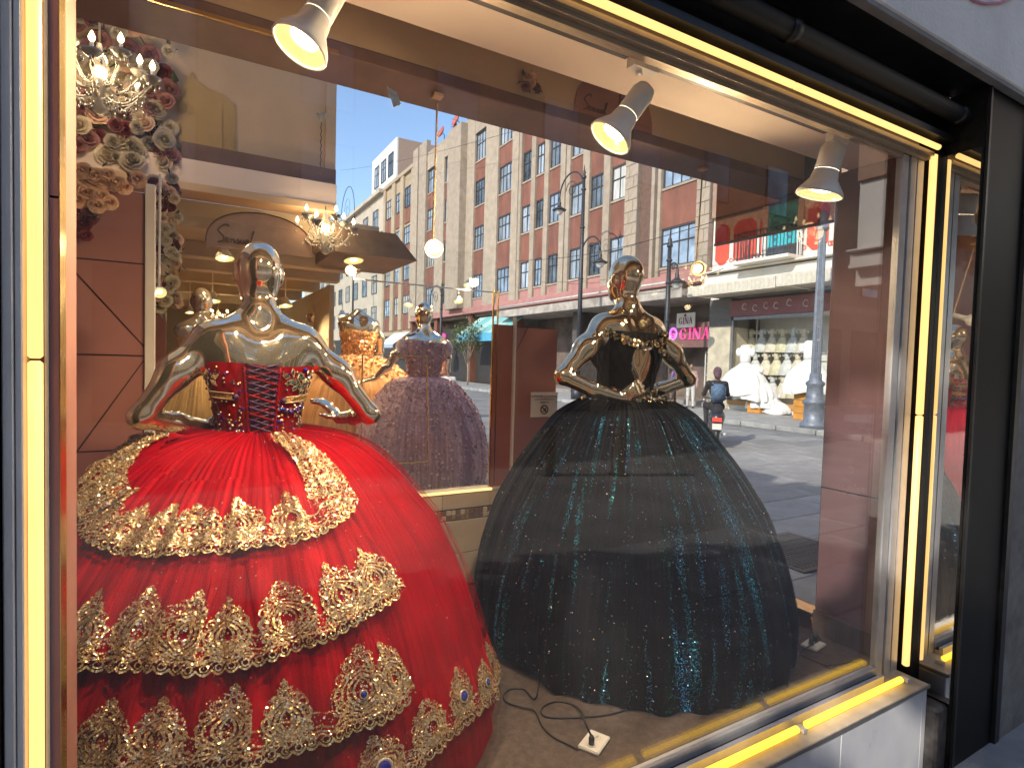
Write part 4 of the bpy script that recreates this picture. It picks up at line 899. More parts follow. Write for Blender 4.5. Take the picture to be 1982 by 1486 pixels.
def cloth(name, col, col2, rough=.6, sheen=.6, streak=160, spec=.06, bump=.25, sparkle=0.0):
    """gathered tulle or satin: fine vertical threads in colour and relief round the skirt's own axis"""
    if name in MATS: return MATS[name]
    M = mat(name, col, rough, var=.1, sheen=sheen, spec=spec, col2=col2, scale=2.2)
    n = M.node_tree.nodes; L = M.node_tree.links; b = n['Principled BSDF']
    tc = n.new('ShaderNodeTexCoord'); gr_ = n.new('ShaderNodeTexGradient'); gr_.gradient_type = 'RADIAL'
    L.new(tc.outputs['Object'], gr_.inputs[0]); sx = n.new('ShaderNodeSeparateXYZ'); L.new(tc.outputs['Object'], sx.inputs[0])
    cb = n.new('ShaderNodeCombineXYZ'); mu = n.new('ShaderNodeMath'); mu.operation = 'MULTIPLY'; mu.inputs[1].default_value = streak
    L.new(gr_.outputs['Fac'], mu.inputs[0]); L.new(mu.outputs[0], cb.inputs[0]); L.new(sx.outputs['Z'], cb.inputs[1])
    nz = n.new('ShaderNodeTexNoise'); nz.inputs['Scale'].default_value = 1.6; nz.inputs['Detail'].default_value = 5; nz.inputs['Roughness'].default_value = .7; L.new(cb.outputs[0], nz.inputs[0])
    hs = n.new('ShaderNodeHueSaturation'); mr = n.new('ShaderNodeMapRange'); mr.inputs[1].default_value = .3; mr.inputs[2].default_value = .7; mr.inputs[3].default_value = .55; mr.inputs[4].default_value = 1.45
    L.new(nz.outputs[0], mr.inputs[0]); L.new(mr.outputs[0], hs.inputs['Value']); src = b.inputs['Base Color'].links[0].from_socket
    L.new(src, hs.inputs['Color']); L.new(hs.outputs[0], b.inputs['Base Color'])
    bp = n.new('ShaderNodeBump'); bp.inputs['Strength'].default_value = bump; bp.inputs['Distance'].default_value = .012; L.new(nz.outputs[0], bp.inputs['Height']); L.new(bp.outputs[0], b.inputs['Normal'])
    return M
def beads(P, N, size, jit=.5, n=4, seed=0):
    """small flat sequins at points P facing N, tilted at random -> V, F"""
    R_ = np.random.default_rng(seed); k = len(P); N = N+R_.normal(0, jit, (k, 3)); N /= np.linalg.norm(N, axis=1)[:, None]
    a = np.cross(N, R_.normal(0, 1, (k, 3))); a /= np.linalg.norm(a, axis=1)[:, None]; b = np.cross(N, a); s_ = (np.asarray(size)*R_.uniform(.75, 1.25, k))[:, None]
    V = np.stack([P+s_*(a*cos(2*pi*j/n)+b*sin(2*pi*j/n)) for j in range(n)], 1).reshape(-1, 3)
    return V, np.arange(k*n).reshape(k, n)
def field_shell(F, th, z, off):
    """radius at which a body's field equals off, by bisection along (theta, z) rays"""
    lo = np.full(th.shape, .01); hi = np.full(th.shape, .32)
    for _ in range(26):
        m_ = (lo+hi)/2; d = F.ev(np.stack([m_*np.cos(th), m_*np.sin(th), z], -1).reshape(-1, 3)).reshape(th.shape)-off
        lo = np.where(d < 0, m_, lo); hi = np.where(d < 0, hi, m_)
    return hi
class Bodice:
    def __init__(s, xf): s.F = torso(); s.F.p = s.F.p[:11]; s.xf = xf
    def pt(s, th, z, off=.006):
        th, z = np.broadcast_arrays(np.asarray(th, float), np.asarray(z, float)); r = field_shell(s.F, th, z, off)
        return s.xf(np.stack([r*np.cos(th), r*np.sin(th), z], -1).reshape(-1, 3)).reshape(th.shape+(3,))
    def shell(s, name, m, parent, z0, z1, off=.006, nt=120, nz=36, keep=None, wob=0):
        th = np.linspace(-pi, pi, nt, endpoint=False)[None, :]; z = np.linspace(z0, z1, nz)[:, None]*np.ones_like(th)
        if wob: z = z+wob*np.sin(th*2+.4)*np.clip((z-z0)/(z1-z0), 0, 1)
        T_ = th*np.ones_like(z); P = s.pt(T_, z, off+.002*np.sin(T_*23)*np.sin(z*60)).reshape(-1, 3)
        i = np.arange(nz-1)[:, None]*nt; j = np.arange(nt)[None, :]; j2 = (j+1) % nt
        Q = np.stack([i+j, i+j2, i+nt+j2, i+nt+j], -1).reshape(-1, 4)
        if keep is not None: Q = Q[keep(T_.reshape(-1)[Q[:, 0]], z.reshape(-1)[Q[:, 0]])]
        return npmesh(name, P, Q, m, parent, True)
    def line(s, pts, off=.010): return [tuple(s.pt(np.array([radians(t)]), np.array([z]), off)[0]) for t, z in pts]
# ---------------------------------------------------------------- the red ball gown
D = radians
m_redc = cloth('red tulle', (.34, .001, .007), (.19, .0007, .004), .6, .0, 190, bump=.22)
m_reds = mat('red satin', (.20, .001, .006), .34, var=.15, scale=9, spec=.2, bump=.35, bscale=26)
m_goldlace = mat('gold sequin', (.85, .61, .31), .25, metal=.62, var=.18, scale=30, col2=(.66, .43, .18))
m_goldlite = mat('pale gold sequin', (.93, .80, .56), .15, metal=.66, var=.10, scale=30)
m_goldnet = mat('gold thread net', (.60, .42, .22), .5, metal=.2, var=.2, scale=50)
m_gem = mat('royal blue gem', (.015, .02, .32), .06, var=.1, coat=.6, spec=.8)
m_navy = mat('navy ribbon', (.045, .012, .075), .4, var=.2, scale=20)
m_cryst = mat('clear crystal', (.72, .74, .74), .05, metal=.85, var=.2, scale=60, col2=(.25, .26, .25))
m_green = mat('smoky green crystal', (.10, .14, .11), .06, metal=.5, var=.3, scale=40, coat=.5)
gown1 = thing('ball_gown', 'huge red tulle ball gown with tiers of gold sequin lace and a laced corset back', 'gown', (.22, .95, .386), 'ball gowns on display')
SK = Skirt((.22, .95), [(1.418, .122), (1.412, .17), (1.405, .225), (1.39, .30), (1.352, .379), (1.27, .475), (1.08, .640), (.86, .745), (.64, .815), (.50, .85), (.40, .862)], amp=.026, nf=24, seed=4, fine=.0035)
SK.mesh('skirt', m_redc, gown1, 760, 130)
m_tul = bpy.data.materials.new('sheer red tulle'); m_tul.use_nodes = True
_n = m_tul.node_tree.nodes; _L = m_tul.node_tree.links; _b = _n['Principled BSDF']; _b.inputs['Base Color'].default_value = (.32, .001, .006, 1); _b.inputs['Roughness'].default_value = .7; _b.inputs['Alpha'].default_value = .13
_b.inputs['Sheen Weight'].default_value = 0; _b.inputs['Specular IOR Level'].default_value = 0
SK2 = Skirt((.22, .95), [(1.42, .124), (1.418, .19), (1.412, .24), (1.398, .315), (1.362, .40), (1.278, .498), (1.08, .668), (.86, .772), (.64, .838), (.50, .872), (.40, .884)], amp=.020, nf=30, seed=9, fine=.004)
SK2.mesh('tulle_layer', m_tul, gown1, 420, 70)
# tiers: lower edges as (angle, height), measured on the gown
T1 = [(-196, 1.36), (-184, 1.31), (-172, 1.27), (-160, 1.235), (-150, 1.205), (-140, 1.175), (-130, 1.158), (-117, 1.153), (-109, 1.160), (-102, 1.158), (-95, 1.164), (-88, 1.164), (-82, 1.167), (-76, 1.183), (-70, 1.203), (-65, 1.224)]
T2 = [(-190, 1.06), (-175, 1.02), (-160, .985), (-145, .955), (-130, .940), (-122, .944), (-112, .943), (-106, .929), (-101, .929), (-95, .933), (-88.8, .946), (-82, .951), (-74.5, .974), (-68, .985), (-62.3, .997)]
T3 = [(-185, .83), (-165, .79), (-145, .765), (-125, .75), (-110, .752), (-102.6, .752), (-96.7, .742), (-90.5, .743), (-83.7, .748), (-78, .742), (-74.5, .738), (-70, .745), (-66, .757)]
T4 = [(-180, .56), (-150, .54), (-120, .53), (-100, .525), (-85, .535), (-72, .575), (-63, .594), (-58, .596), (-52, .589), (-44, .558), (-36, .525), (-24, .50), (-8, .49)]
class Edge:
    def __init__(s, pts, SK_, pleat=0, flare=.022, n=900):
        th = np.radians([p[0] for p in pts]); u = SK_.u_of_z([p[1] for p in pts]); t = np.linspace(0, 1, len(pts)); q = np.linspace(0, 1, n)
        s.th, s.u = np.interp(q, t, th), np.interp(q, t, u)
        for _ in range(40): s.th[1:-1] = .5*s.th[1:-1]+.25*(s.th[2:]+s.th[:-2]); s.u[1:-1] = .5*s.u[1:-1]+.25*(s.u[2:]+s.u[:-2])
        r = SK_.r_at(s.u); dx = np.gradient(s.th)*r; dy = np.gradient(s.u); l = np.hypot(dx, dy); s.s = np.concatenate([[0], np.cumsum(np.hypot(np.diff(s.th)*r[1:], np.diff(s.u)))]); s.len = s.s[-1]
        s.nx, s.ny = dy/l, -dx/l      # normal to the left of travel = up the skirt when travelling towards +theta
        s.K, s.pleat, s.flare = SK_, pleat, flare
    def at(s, x, v, off=0.0):
        """x metres along the edge, v metres up from it"""
        th = np.interp(x, s.s, s.th); u = np.interp(x, s.s, s.u); nx = np.interp(x, s.s, s.nx); ny = np.interp(x, s.s, s.ny)
        u2 = np.clip(u+ny*v, .0, s.K.L); th2 = th+nx*v/np.maximum(s.K.r_at(u2), .12)
        f = np.clip(1-v/.26, 0, 1); w = .55*np.sin(x*2*pi/.085+1.3*np.sin(x*7))+.45*np.sin(x*2*pi/.19+.8)
        fade = np.clip((s.len-x)/.30, .12, 1)
        return s.K.pt(th2, u2, off+.010+s.flare*f*1.0+s.pleat*fade*f*w)
    def nrm(s, x, v):
        e = .003; a = s.at(x+e, v)-s.at(x-e, v); b = s.at(x, v+e)-s.at(x, v-e); n_ = np.cross(a, b); return n_/np.maximum(np.linalg.norm(n_, axis=-1), 1e-9)[..., None]
    def fabric(s, name, m, parent, h=.26, x0=0, x1=None):
        x = np.linspace(x0, x1 or s.len, 420)[None, :]; nv = 22; v = np.linspace(.006, h, nv)[:, None]; X_ = x*np.ones_like(v); V_ = v*np.ones_like(x)
        P = s.at(X_, V_).reshape(-1, 3); nt_ = X_.shape[1]; i = np.arange(nv-1)[:, None]*nt_; j = np.arange(nt_-1)[None, :]
        return npmesh(name, P, np.stack([i+j, i+j+1, i+nt_+j+1, i+nt_+j], -1).reshape(-1, 4), m, parent, True)
def motif(w, h):
    """a pointed palmette: nested almond rings, petals, finial, fine stitches -> (x, y, bead size)"""
    o = []
    def cur(fx, fy, n_, s_=.0025):
        for k in range(n_): t = k/max(1, n_-1); o.append((fx(t), fy(t), s_))
    for a, s_ in ((.15, .0030), (.27, .0036), (.40, .0027), (.53, .0027)):
        n_ = int(150*(a+.2)); hh = h*(.20+.62*a)
        for sg in (-1, 1): cur(lambda t, a=a, sg=sg: sg*w*a*sin(pi*t)**.85, lambda t, hh=hh: h*.40+hh*(t-.48)*1.25, n_, s_)
    for k in range(9):                         # petals fanning round the rings
        b = radians(-28+k*29.5); cx, cy = w*.46*cos(b), h*.44+h*.36*sin(b)
        cur(lambda t, cx=cx, b=b: cx+w*.10*cos(2*pi*t), lambda t, cy=cy: cy+h*.065*sin(2*pi*t), 20)
    for cx, cy, r in ((0, .93, .05), (-.10, .86, .055), (.10, .86, .055), (0, 1.03, .035), (-.06, .99, .03), (.06, .99, .03), (-.20, .76, .05), (.20, .76, .05)):
        cur(lambda t, cx=cx, r=r: w*cx*1.2+w*r*1.1*cos(2*pi*t), lambda t, cy=cy, r=r: h*cy+h*r*.8*sin(2*pi*t), 13, .0022)
    for sg in (-1, 1):                         # scrolls at the foot
        cur(lambda t: sg*w*(.12+.42*t), lambda t: h*(.06+.14*sin(pi*t)), 44)
        cur(lambda t: sg*w*(.30+.16*(1-t*.8)*cos(9*t)), lambda t: h*(.16+.10*(1-t*.8)*sin(9*t)), 40)
        cur(lambda t: sg*w*(.05+.50*t), lambda t: h*(.01+.05*sin(pi*t)), 40)
    k = int(380*w*h/.014)
    x = rng.uniform(-1, 1, k); y = rng.uniform(0, 1, k); lim = .56*np.sqrt(np.clip(1-((y-.36)/.60)**2, 0, 1)); x = x*lim
    o += [(x[i]*w, y[i]*h, .0016+.0006*rng.random()) for i in range(k)]
    k = 14; x = rng.uniform(-.32, .32, k); y = rng.uniform(.1, .75, k); o += [(x[i]*w, y[i]*h, .0040) for i in range(k) if abs(x[i]) < .45*(1-abs(y[i]-.42))]
    return np.array(o)
LB = {'g': [], 'l': [], 'n': []}
def lace(E_, peaks, band=.055, x0=0.0, x1=None, seed=0, both=False):
    """lace along an edge: scalloped border, net and motifs; peaks = (x, width, height)"""
    R_ = np.random.default_rng(seed); x1 = x1 or E_.len; xs = []; vs = []; ss = []
    def put(x, v, s_): xs.append(np.asarray(x, float)); vs.append(np.asarray(v, float)); ss.append(np.broadcast_to(np.asarray(s_, float), np.asarray(x).shape))
    L_ = x1-x0; sc = .028; n_ = int(L_/sc)
    for k in range(n_):                                  # scallops
        t = np.linspace(0, 1, 17); put(x0+(k+t)*sc, -.010*np.sin(pi*t), .0030); put(x0+(k+.5)*sc+.007*np.cos(2*pi*t), .004+.007*np.sin(2*pi*t), .0021)
        put(x0+(k+t)*sc, .014+.004*np.sin(2*pi*t), .0022)
    for v in (.020, .030, band): t = np.arange(x0, x1, .0042); put(t, v+.004*np.sin(t*90), .0025)
    k = int(L_*band*16000); put(R_.uniform(x0, x1, k), R_.uniform(0, band, k), R_.uniform(.0014, .0022, k))
    t = np.arange(x0, x1, .019); put(t+.008*np.sin(t*40), .042+.008*np.cos(t*55), .0042)
    for (px_, w, h) in peaks: o = motif(w, h); put(px_+o[:, 0], .012+o[:, 1], o[:, 2])
    x, v, s_ = np.concatenate(xs), np.concatenate(vs), np.concatenate(ss); ok = (x > x0-.01) & (x < x1+.005); x, v, s_ = x[ok], v[ok], s_[ok]
    P = E_.at(x, v, .004+R_.uniform(0, .003, len(x))); N = E_.nrm(x, v); out = P-np.array((.22, .95, 0)); out[:, 2] = 0; N *= np.sign((N*out).sum(1))[:, None]
    big = s_ > .0036; pick = R_.random(len(x)); lite = big | (pick < .28); net = (~lite) & (s_ < .0019) & (pick > .55)
    for key, sel in (('l', lite), ('n', net), ('g', ~(lite | net))):
        LB[key].append(beads(P[sel], N[sel], s_[sel], .30, 5, seed+3))
def xof(E_, ang):
    """distance along the edge where it passes an angle"""
    return float(np.interp(radians(ang), E_.th, E_.s))
E1, E2, E3, E4 = Edge(T1, SK, .012, .020), Edge(T2, SK, .016, .030), Edge(T3, SK, .014, .030), Edge(T4, SK, .008, .018)
E1.fabric('tier', m_redc, gown1, .22); E2.fabric('tier', m_redc, gown1, .26); E3.fabric('tier', m_redc, gown1, .24); E4.fabric('tier', m_redc, gown1, .16)
def peaks(E_, angs, w, h, step=None):
    return [(xof(E_, a), w*random.uniform(.92, 1.08), h*random.uniform(.92, 1.08)) for a in angs]
lace(E1, peaks(E1, (-190, -178, -166, -154, -142, -130, -120, -111, -99.5, -86), .105, .125), seed=1)
lace(E2, peaks(E2, (-186, -176, -166, -156, -146, -137, -127, -117, -109.5, -100.5, -89, -76.5, -68), .108, .150), .06, seed=2)
lace(E3, peaks(E3, (-180, -168, -156, -145, -136, -127, -118.5, -110, -100.5, -90.5), .110, .128)+[(xof(E3, -77.5), .15, .165), (xof(E3, -69), .10, .15)], .06, seed=3)
lace(E4, peaks(E4, (-172, -158, -144, -132, -122, -112, -103, -94, -84, -74, -63, -53, -41, -30, -18), .115, .125), .05, seed=4)
# the two broad lace fronts of the overskirt that climb to the waist
B1 = [(-64.2, 1.218), (-64.5, 1.25), (-64.5, 1.292), (-65.5, 1.335), (-66.5, 1.362), (-70, 1.388), (-78, 1.402)]
B2 = [(-199, 1.405), (-188, 1.398), (-176, 1.388), (-170, 1.36), (-163, 1.31), (-155, 1.25), (-146.5, 1.205)]
EB1, EB2 = Edge(B1, SK, .002, .016), Edge(B2, SK, .004, .016)
def strip(E_, wv, seed):
    R_ = np.random.default_rng(seed); k = int(E_.len*.10*110000); x = R_.uniform(0, E_.len, k); v = R_.uniform(0, 1, k)*np.interp(x/E_.len, *wv); s_ = R_.uniform(.0016, .0026, k)
    for q_ in np.arange(.02, E_.len, .03):            # crescents of larger sequins
        t = np.linspace(0, 1, 40); W_ = float(np.interp(q_/E_.len, *wv))
        for a in (.35, .65): x = np.concatenate([x, q_+.016*np.sin(pi*t)]); v = np.concatenate([v, W_*(a-.28+.56*t)]); s_ = np.concatenate([s_, np.full(40, .0032)])
    ok = v > -.004; x, v, s_ = x[ok], v[ok], s_[ok]
    P = E_.at(x, v, .004+R_.uniform(0, .004, len(x))); N = E_.nrm(x, v); out = P-np.array((.22, .95, 0)); out[:, 2] = .2; N *= np.sign((N*out).sum(1))[:, None]
    pick = R_.random(len(x)); li = (s_ > .003) | (pick < .2); ne = ~li & (pick > .75)
    for key, sel in (('l', li), ('n', ne), ('g', ~(li | ne))): LB[key].append(beads(P[sel], N[sel], s_[sel], .34, 5, seed))
strip(EB1, ([0, .35, .8, 1], [.15, .115, .085, .06]), 21); strip(EB2, ([0, .3, .7, 1], [.05, .07, .10, .13]), 22)
for key, m_ in (('g', m_goldlace), ('l', m_goldlite), ('n', m_goldnet)):
    V = []; Fs = []; o = 0
    for v, f in LB[key]: V.append(v); Fs.append(f+o); o += len(v)
    npmesh('sequin_lace', np.concatenate(V), np.concatenate(Fs), m_, gown1, False, kind='stuff')
def gem(E_, ang, v, r=.011):
    x = xof(E_, ang); c = E_.at(np.array([x]), np.array([v]), .008)[0]; n_ = E_.nrm(np.array([x]), np.array([v]))[0]; o = c-np.array((.22, .95, c[2])); n_ = n_*np.sign(n_ @ o)
    R = Vector(n_).to_track_quat('Z', 'Y').to_matrix(); q = MB(); q.lathe([(r, 0), (r*1.02, .003), (r*.72, .008), (.001, .0095)], c, 8, R); q.build('gem', m_gem, gown1)
    q = MB(); q.lathe([(r*1.06, .0), (r*1.38, .001), (r*1.32, .005), (r*1.04, .004)], c, 16, R, cap=False); q.build('gem_setting', m_goldlite, gown1, True)
for a, v, r in ((-53, .070, .014), (-74, .068, .017), (-84, .06, .013), (-41, .06, .011)): gem(E4, a, v, r)
for a in (-77.5,): gem(E3, a, .07, .008)
# loose sparkles on the tulle
k = 900; th = rng.uniform(-pi, pi, k); u = rng.uniform(.1, SK.L, k); P = SK2.pt(th, u, .003); N = P-np.array((.22, .95, 0)); N[:, 2] = .2; N /= np.linalg.norm(N, axis=1)[:, None]
V, Fq = beads(P, N, np.full(k, .0016), .4, 4, 5); npmesh('tulle_sparkle', V, Fq, m_goldlite, gown1, False, kind='stuff')
# corset
X1 = lambda V: V+AX1
BD = Bodice(X1)
BD.shell('corset', m_reds, gown1, 1.395, 1.648, .007, 160, 44, wob=.006)
BD.shell('lacing_panel', mat('dark red panel', (.12, .003, .018), .5, var=.2, scale=14), gown1, 1.40, 1.640, .0088, 200, 20, keep=lambda t, z: np.abs(t+pi/2-.02) < .40-.10*(1.64-z)/.25)
lp_ = []
for k in range(11):
    z = 1.415+k*.0205; w = 19+5*(z-1.41)/.23
    for s_ in (-1, 1):
        pts = [(-90+s_*w*(1-2*t), z+.030*t) for t in np.linspace(0, 1, 9)]; q = MB(); q.tube(BD.line(pts, .0125+(.0012 if s_ > 0 else 0)), .0036, 6); q.build('lacing', m_navy if (k+(s_ > 0)) % 3 else m_reds, gown1, True)
for s_ in (-1, 1):
    q = MB(); q.tube(BD.line([(-90+s_*(20+5.5*t), 1.402+.238*t) for t in np.linspace(0, 1, 12)], .011), .005, 6); q.build('corset_edge', m_reds, gown1, True)
def bead_at(t, z, r, m_, nm_='bead', off=.012):
    c = BD.line([(t, z)], off)[0]; q = MB(); q.ball(c, r, 8, 6); q.build(nm_, m_, gown1, True)
def leaf(t, z, a, L_, m_):
    """a faceted leaf stone lying on the corset"""
    c = np.array(BD.line([(t, z)], .012)[0]); e = np.array(BD.line([(t+L_*cos(a)*380, z+L_*sin(a))], .012)[0]); d = e-c; n_ = c-np.array((.22, .95, c[2])); n_ /= np.linalg.norm(n_); s_ = np.cross(d, n_)*.34; m1 = (c+e)/2
    q = MB(); q.add([c, m1+s_, e, m1-s_, m1+n_*.006, m1-n_*.002], [(0, 1, 4), (1, 2, 4), (2, 3, 4), (3, 0, 4), (1, 0, 5), (2, 1, 5), (3, 2, 5), (0, 3, 5)]); q.build('leaf_stone', m_, gown1)
    q = MB(); q.tube([c, m1+s_*1.15, e, m1-s_*1.15], .0013, 5, closed=True); q.build('stone_setting', m_goldlite, gown1)
for (t, z) in ((-48, 1.605), (-40, 1.585), (-28, 1.60), (-30, 1.57), (-155, 1.60)):
    for a in np.linspace(0, 2*pi, 5, endpoint=False): leaf(t+4*cos(a+.4), z+.006*sin(a+.4), a+.4, .026, m_green if t > -100 else m_goldlace)
    bead_at(t, z, .0045, m_cryst)
for t0, t1, z0, z1 in ((-56, -16, 1.527, 1.535), (-160, -128, 1.548, 1.540)):
    q = MB(); up_ = BD.line([(t0+(t1-t0)*k/12, z0+.010+(z1-z0)*k/12) for k in range(13)], .0125); lo_ = BD.line([(t0+(t1-t0)*k/12, z0-.010+(z1-z0)*k/12) for k in range(13)], .0125); q.add(up_+lo_, [(k, k+1, 14+k, 13+k) for k in range(12)]); q.build('gold_band', mat('gold braid', (.46, .28, .07), .4, metal=.5, var=.4, scale=160, bump=.6, bscale=300), gown1, True)
    for dz in (-.010, .010): q = MB(); q.tube(BD.line([(t0+(t1-t0)*k/12, z0+dz+(z1-z0)*k/12) for k in range(13)], .0135), .0022, 6); q.build('band_edge', m_goldlite, gown1, True)
bead_at(-59, 1.527, .010, m_navy, off=.015); bead_at(-126, 1.540, .011, m_navy, off=.015); bead_at(-34, 1.632, .008, m_gem)
for k in range(10): t = -66+k*4.6; bead_at(t, 1.503-.018*sin(pi*k/9)+(.0 if k % 2 else .004), .0062, m_gem if k % 3 else m_navy, off=.013); bead_at(t+2, 1.512-.02*sin(pi*k/9), .003, m_cryst)
for k in range(190):
    t = random.choice((random.uniform(-66, -8), random.uniform(-172, -118))); z = random.uniform(1.405, 1.50) if random.random() < .6 else random.uniform(1.5, 1.64); bead_at(t, z, random.uniform(.0022, .0046), random.choice((m_cryst, m_goldlite, m_goldlace, m_gem, m_green)))
for k in range(26): t = -14-random.random()*8; bead_at(t, 1.41+k*.004, random.uniform(.003, .005), random.choice((m_cryst, m_green, m_goldlite)))
q = MB(); q.tube(BD.line([(-180+360*k/40, 1.404) for k in range(40)], .012), .005, 6, closed=True); q.build('waist_cord', m_reds, gown1, True)
for k in range(34): bead_at(-165+k*4.6, 1.402, random.uniform(.0025, .004), random.choice((m_cryst, m_navy, m_goldlite)), off=.017)

# ---------------------------------------------------------------- the dark glitter gown
m_blkc = cloth('black glitter tulle', (.012, .012, .014), (.005, .005, .006), .6, 0, 150, bump=.5)
gown2 = thing('ball_gown', 'wide black ball gown glittering with teal and blue sequins beside the power cord', 'gown', (1.91, .95, .386), 'ball gowns on display')
SB = Skirt((1.91, .95), [(1.525, .13), (1.518, .18), (1.50, .235), (1.44, .345), (1.20, .535), (1.0, .655), (.76, .735), (.56, .770), (.44, .768), (.395, .755)], amp=.034, nf=22, seed=12, fine=.006, asym=(.055, -1.0))
SB.mesh('skirt', m_blkc, gown2, 700, 120, hem=lambda th: .012*np.sin(3*th+1)+.010*np.sin(7*th))
glit = [mat('teal sequin', (.035, .34, .46), .25, metal=.45, var=.3, scale=20), mat('blue sequin', (.07, .32, .60), .25, metal=.45, var=.3, scale=20), mat('green sequin', (.02, .20, .13), .25, metal=.45, var=.3, scale=20), mat('silver sequin', (.85, .86, .86), .10, metal=1.0, var=.1)]
def glitter(K, n_, mats_, sizes, par, seed, uu=(.1, 1.0), streak=True, cen=None, up=.25):
    R_ = np.random.default_rng(seed)
    for i, (m_, s_, frac) in enumerate(zip(mats_, sizes, n_)):
        k = frac*14; th = R_.uniform(-pi, pi, k); u = R_.uniform(uu[0], uu[1], k)**.8*K.L
        if streak and i < 3:
            f = np.zeros(k)
            for a, b, c in ((17, .3, 1.1), (29, 1.7, -.8), (43, 2.2, .5), (61, .2, -.3)): f += np.sin(a*th+b*(i+1)+c*u*2)
            g = f/2.2+R_.normal(0, .22, k)+.6*np.sin(5*th+i*1.3+u*3)+.5*np.cos(th+1.0)+.7*np.sin(u*13+9*np.sin(th*11+i)); ok = np.argsort(-g)[:frac]
        else: ok = np.arange(frac)
        th, u = th[ok], u[ok]; P = K.pt(th, u, .003); N = P-np.array((*K.ax, 0)); N[:, 2] = up; N /= np.linalg.norm(N, axis=1)[:, None]
        V, Fq = beads(P, N, np.full(len(P), s_), .40, 4, seed+i); npmesh('sequin_glitter', V, Fq, m_, par, False, kind='stuff')
glitter(SB, (11000, 10000, 5000, 2300), glit, (.0020, .0020, .0017, .0027), gown2, 31)
BD2 = Bodice(X2)
def backhole(t, z):
    a = np.abs(np.angle(np.exp(1j*(t+pi/2)))); return (z < 1.45) | ((a/.55)**2+((z-1.565)/.095)**2 > 1)
BD2.shell('halter_bodice', mat('black satin', (.012, .012, .013), .6, var=.2, spec=.15), gown2, 1.395, 1.712, .011, 160, 50, keep=lambda t, z: backhole(t, z))
P = []; N = []
def spray(par, Bx, n_, tz, off=.010, sz=(.003, .006), mats_=None, seed=1):
    R_ = np.random.default_rng(seed); T_ = np.array([tz(R_) for _ in range(n_)]); P = Bx.pt(np.radians(T_[:, 0]), T_[:, 1], off+.008*R_.random(n_)); c = P.mean(0); N = P-Bx.xf(np.array([[0, 0, 1.5]]))[0]; N[:, 2] *= .2; N /= np.linalg.norm(N, axis=1)[:, None]
    pick = R_.integers(0, len(mats_), n_)
    for i, m_ in enumerate(mats_):
        s_ = pick == i; V, Fq = beads(P[s_], N[s_], R_.uniform(*sz, s_.sum()), .7, 5, seed+i); npmesh('crystal_trim', V, Fq, m_, par, False, kind='stuff')
mm4 = [m_cryst, m_goldlite, m_goldlace, m_green]
spray(gown2, BD2, 620, lambda R_: (lambda a: (-90+a, 1.725-.058*(1-(a/70)**2)-.034*R_.random()))(R_.uniform(-72, 72)), off=.014, sz=(.004, .0085), mats_=mm4, seed=41)
spray(gown2, BD2, 300, lambda R_: (R_.uniform(-52, -20), R_.uniform(1.61, 1.72)), off=.014, sz=(.004, .009), mats_=mm4, seed=45)
spray(gown2, BD2, 420, lambda R_: (R_.uniform(-170, 0), 1.432+R_.normal(0, .010)), off=.020, sz=(.004, .008), mats_=mm4, seed=49)
# jewelled belt lying on the gathered top of the skirt
_r = np.random.default_rng(77); _k = 900; _th = _r.uniform(-pi, pi, _k); _u = SB.u_of_z(1.515)+.018*_r.normal(0, 1, _k)+.012; _P = SB.pt(_th, np.clip(_u, .01, .2), .008+.008*_r.random(_k)); _N = _P-np.array((1.91, .95, 0)); _N[:, 2] = .12; _N /= np.linalg.norm(_N, axis=1)[:, None]
for _i, _m in enumerate(mm4):
    _s = np.arange(_k) % 4 == _i; V, Fq = beads(_P[_s], _N[_s], _r.uniform(.0035, .0075, _s.sum()), .7, 5, 300+_i); npmesh('belt_crystals', V, Fq, _m, gown2, False, kind='stuff')
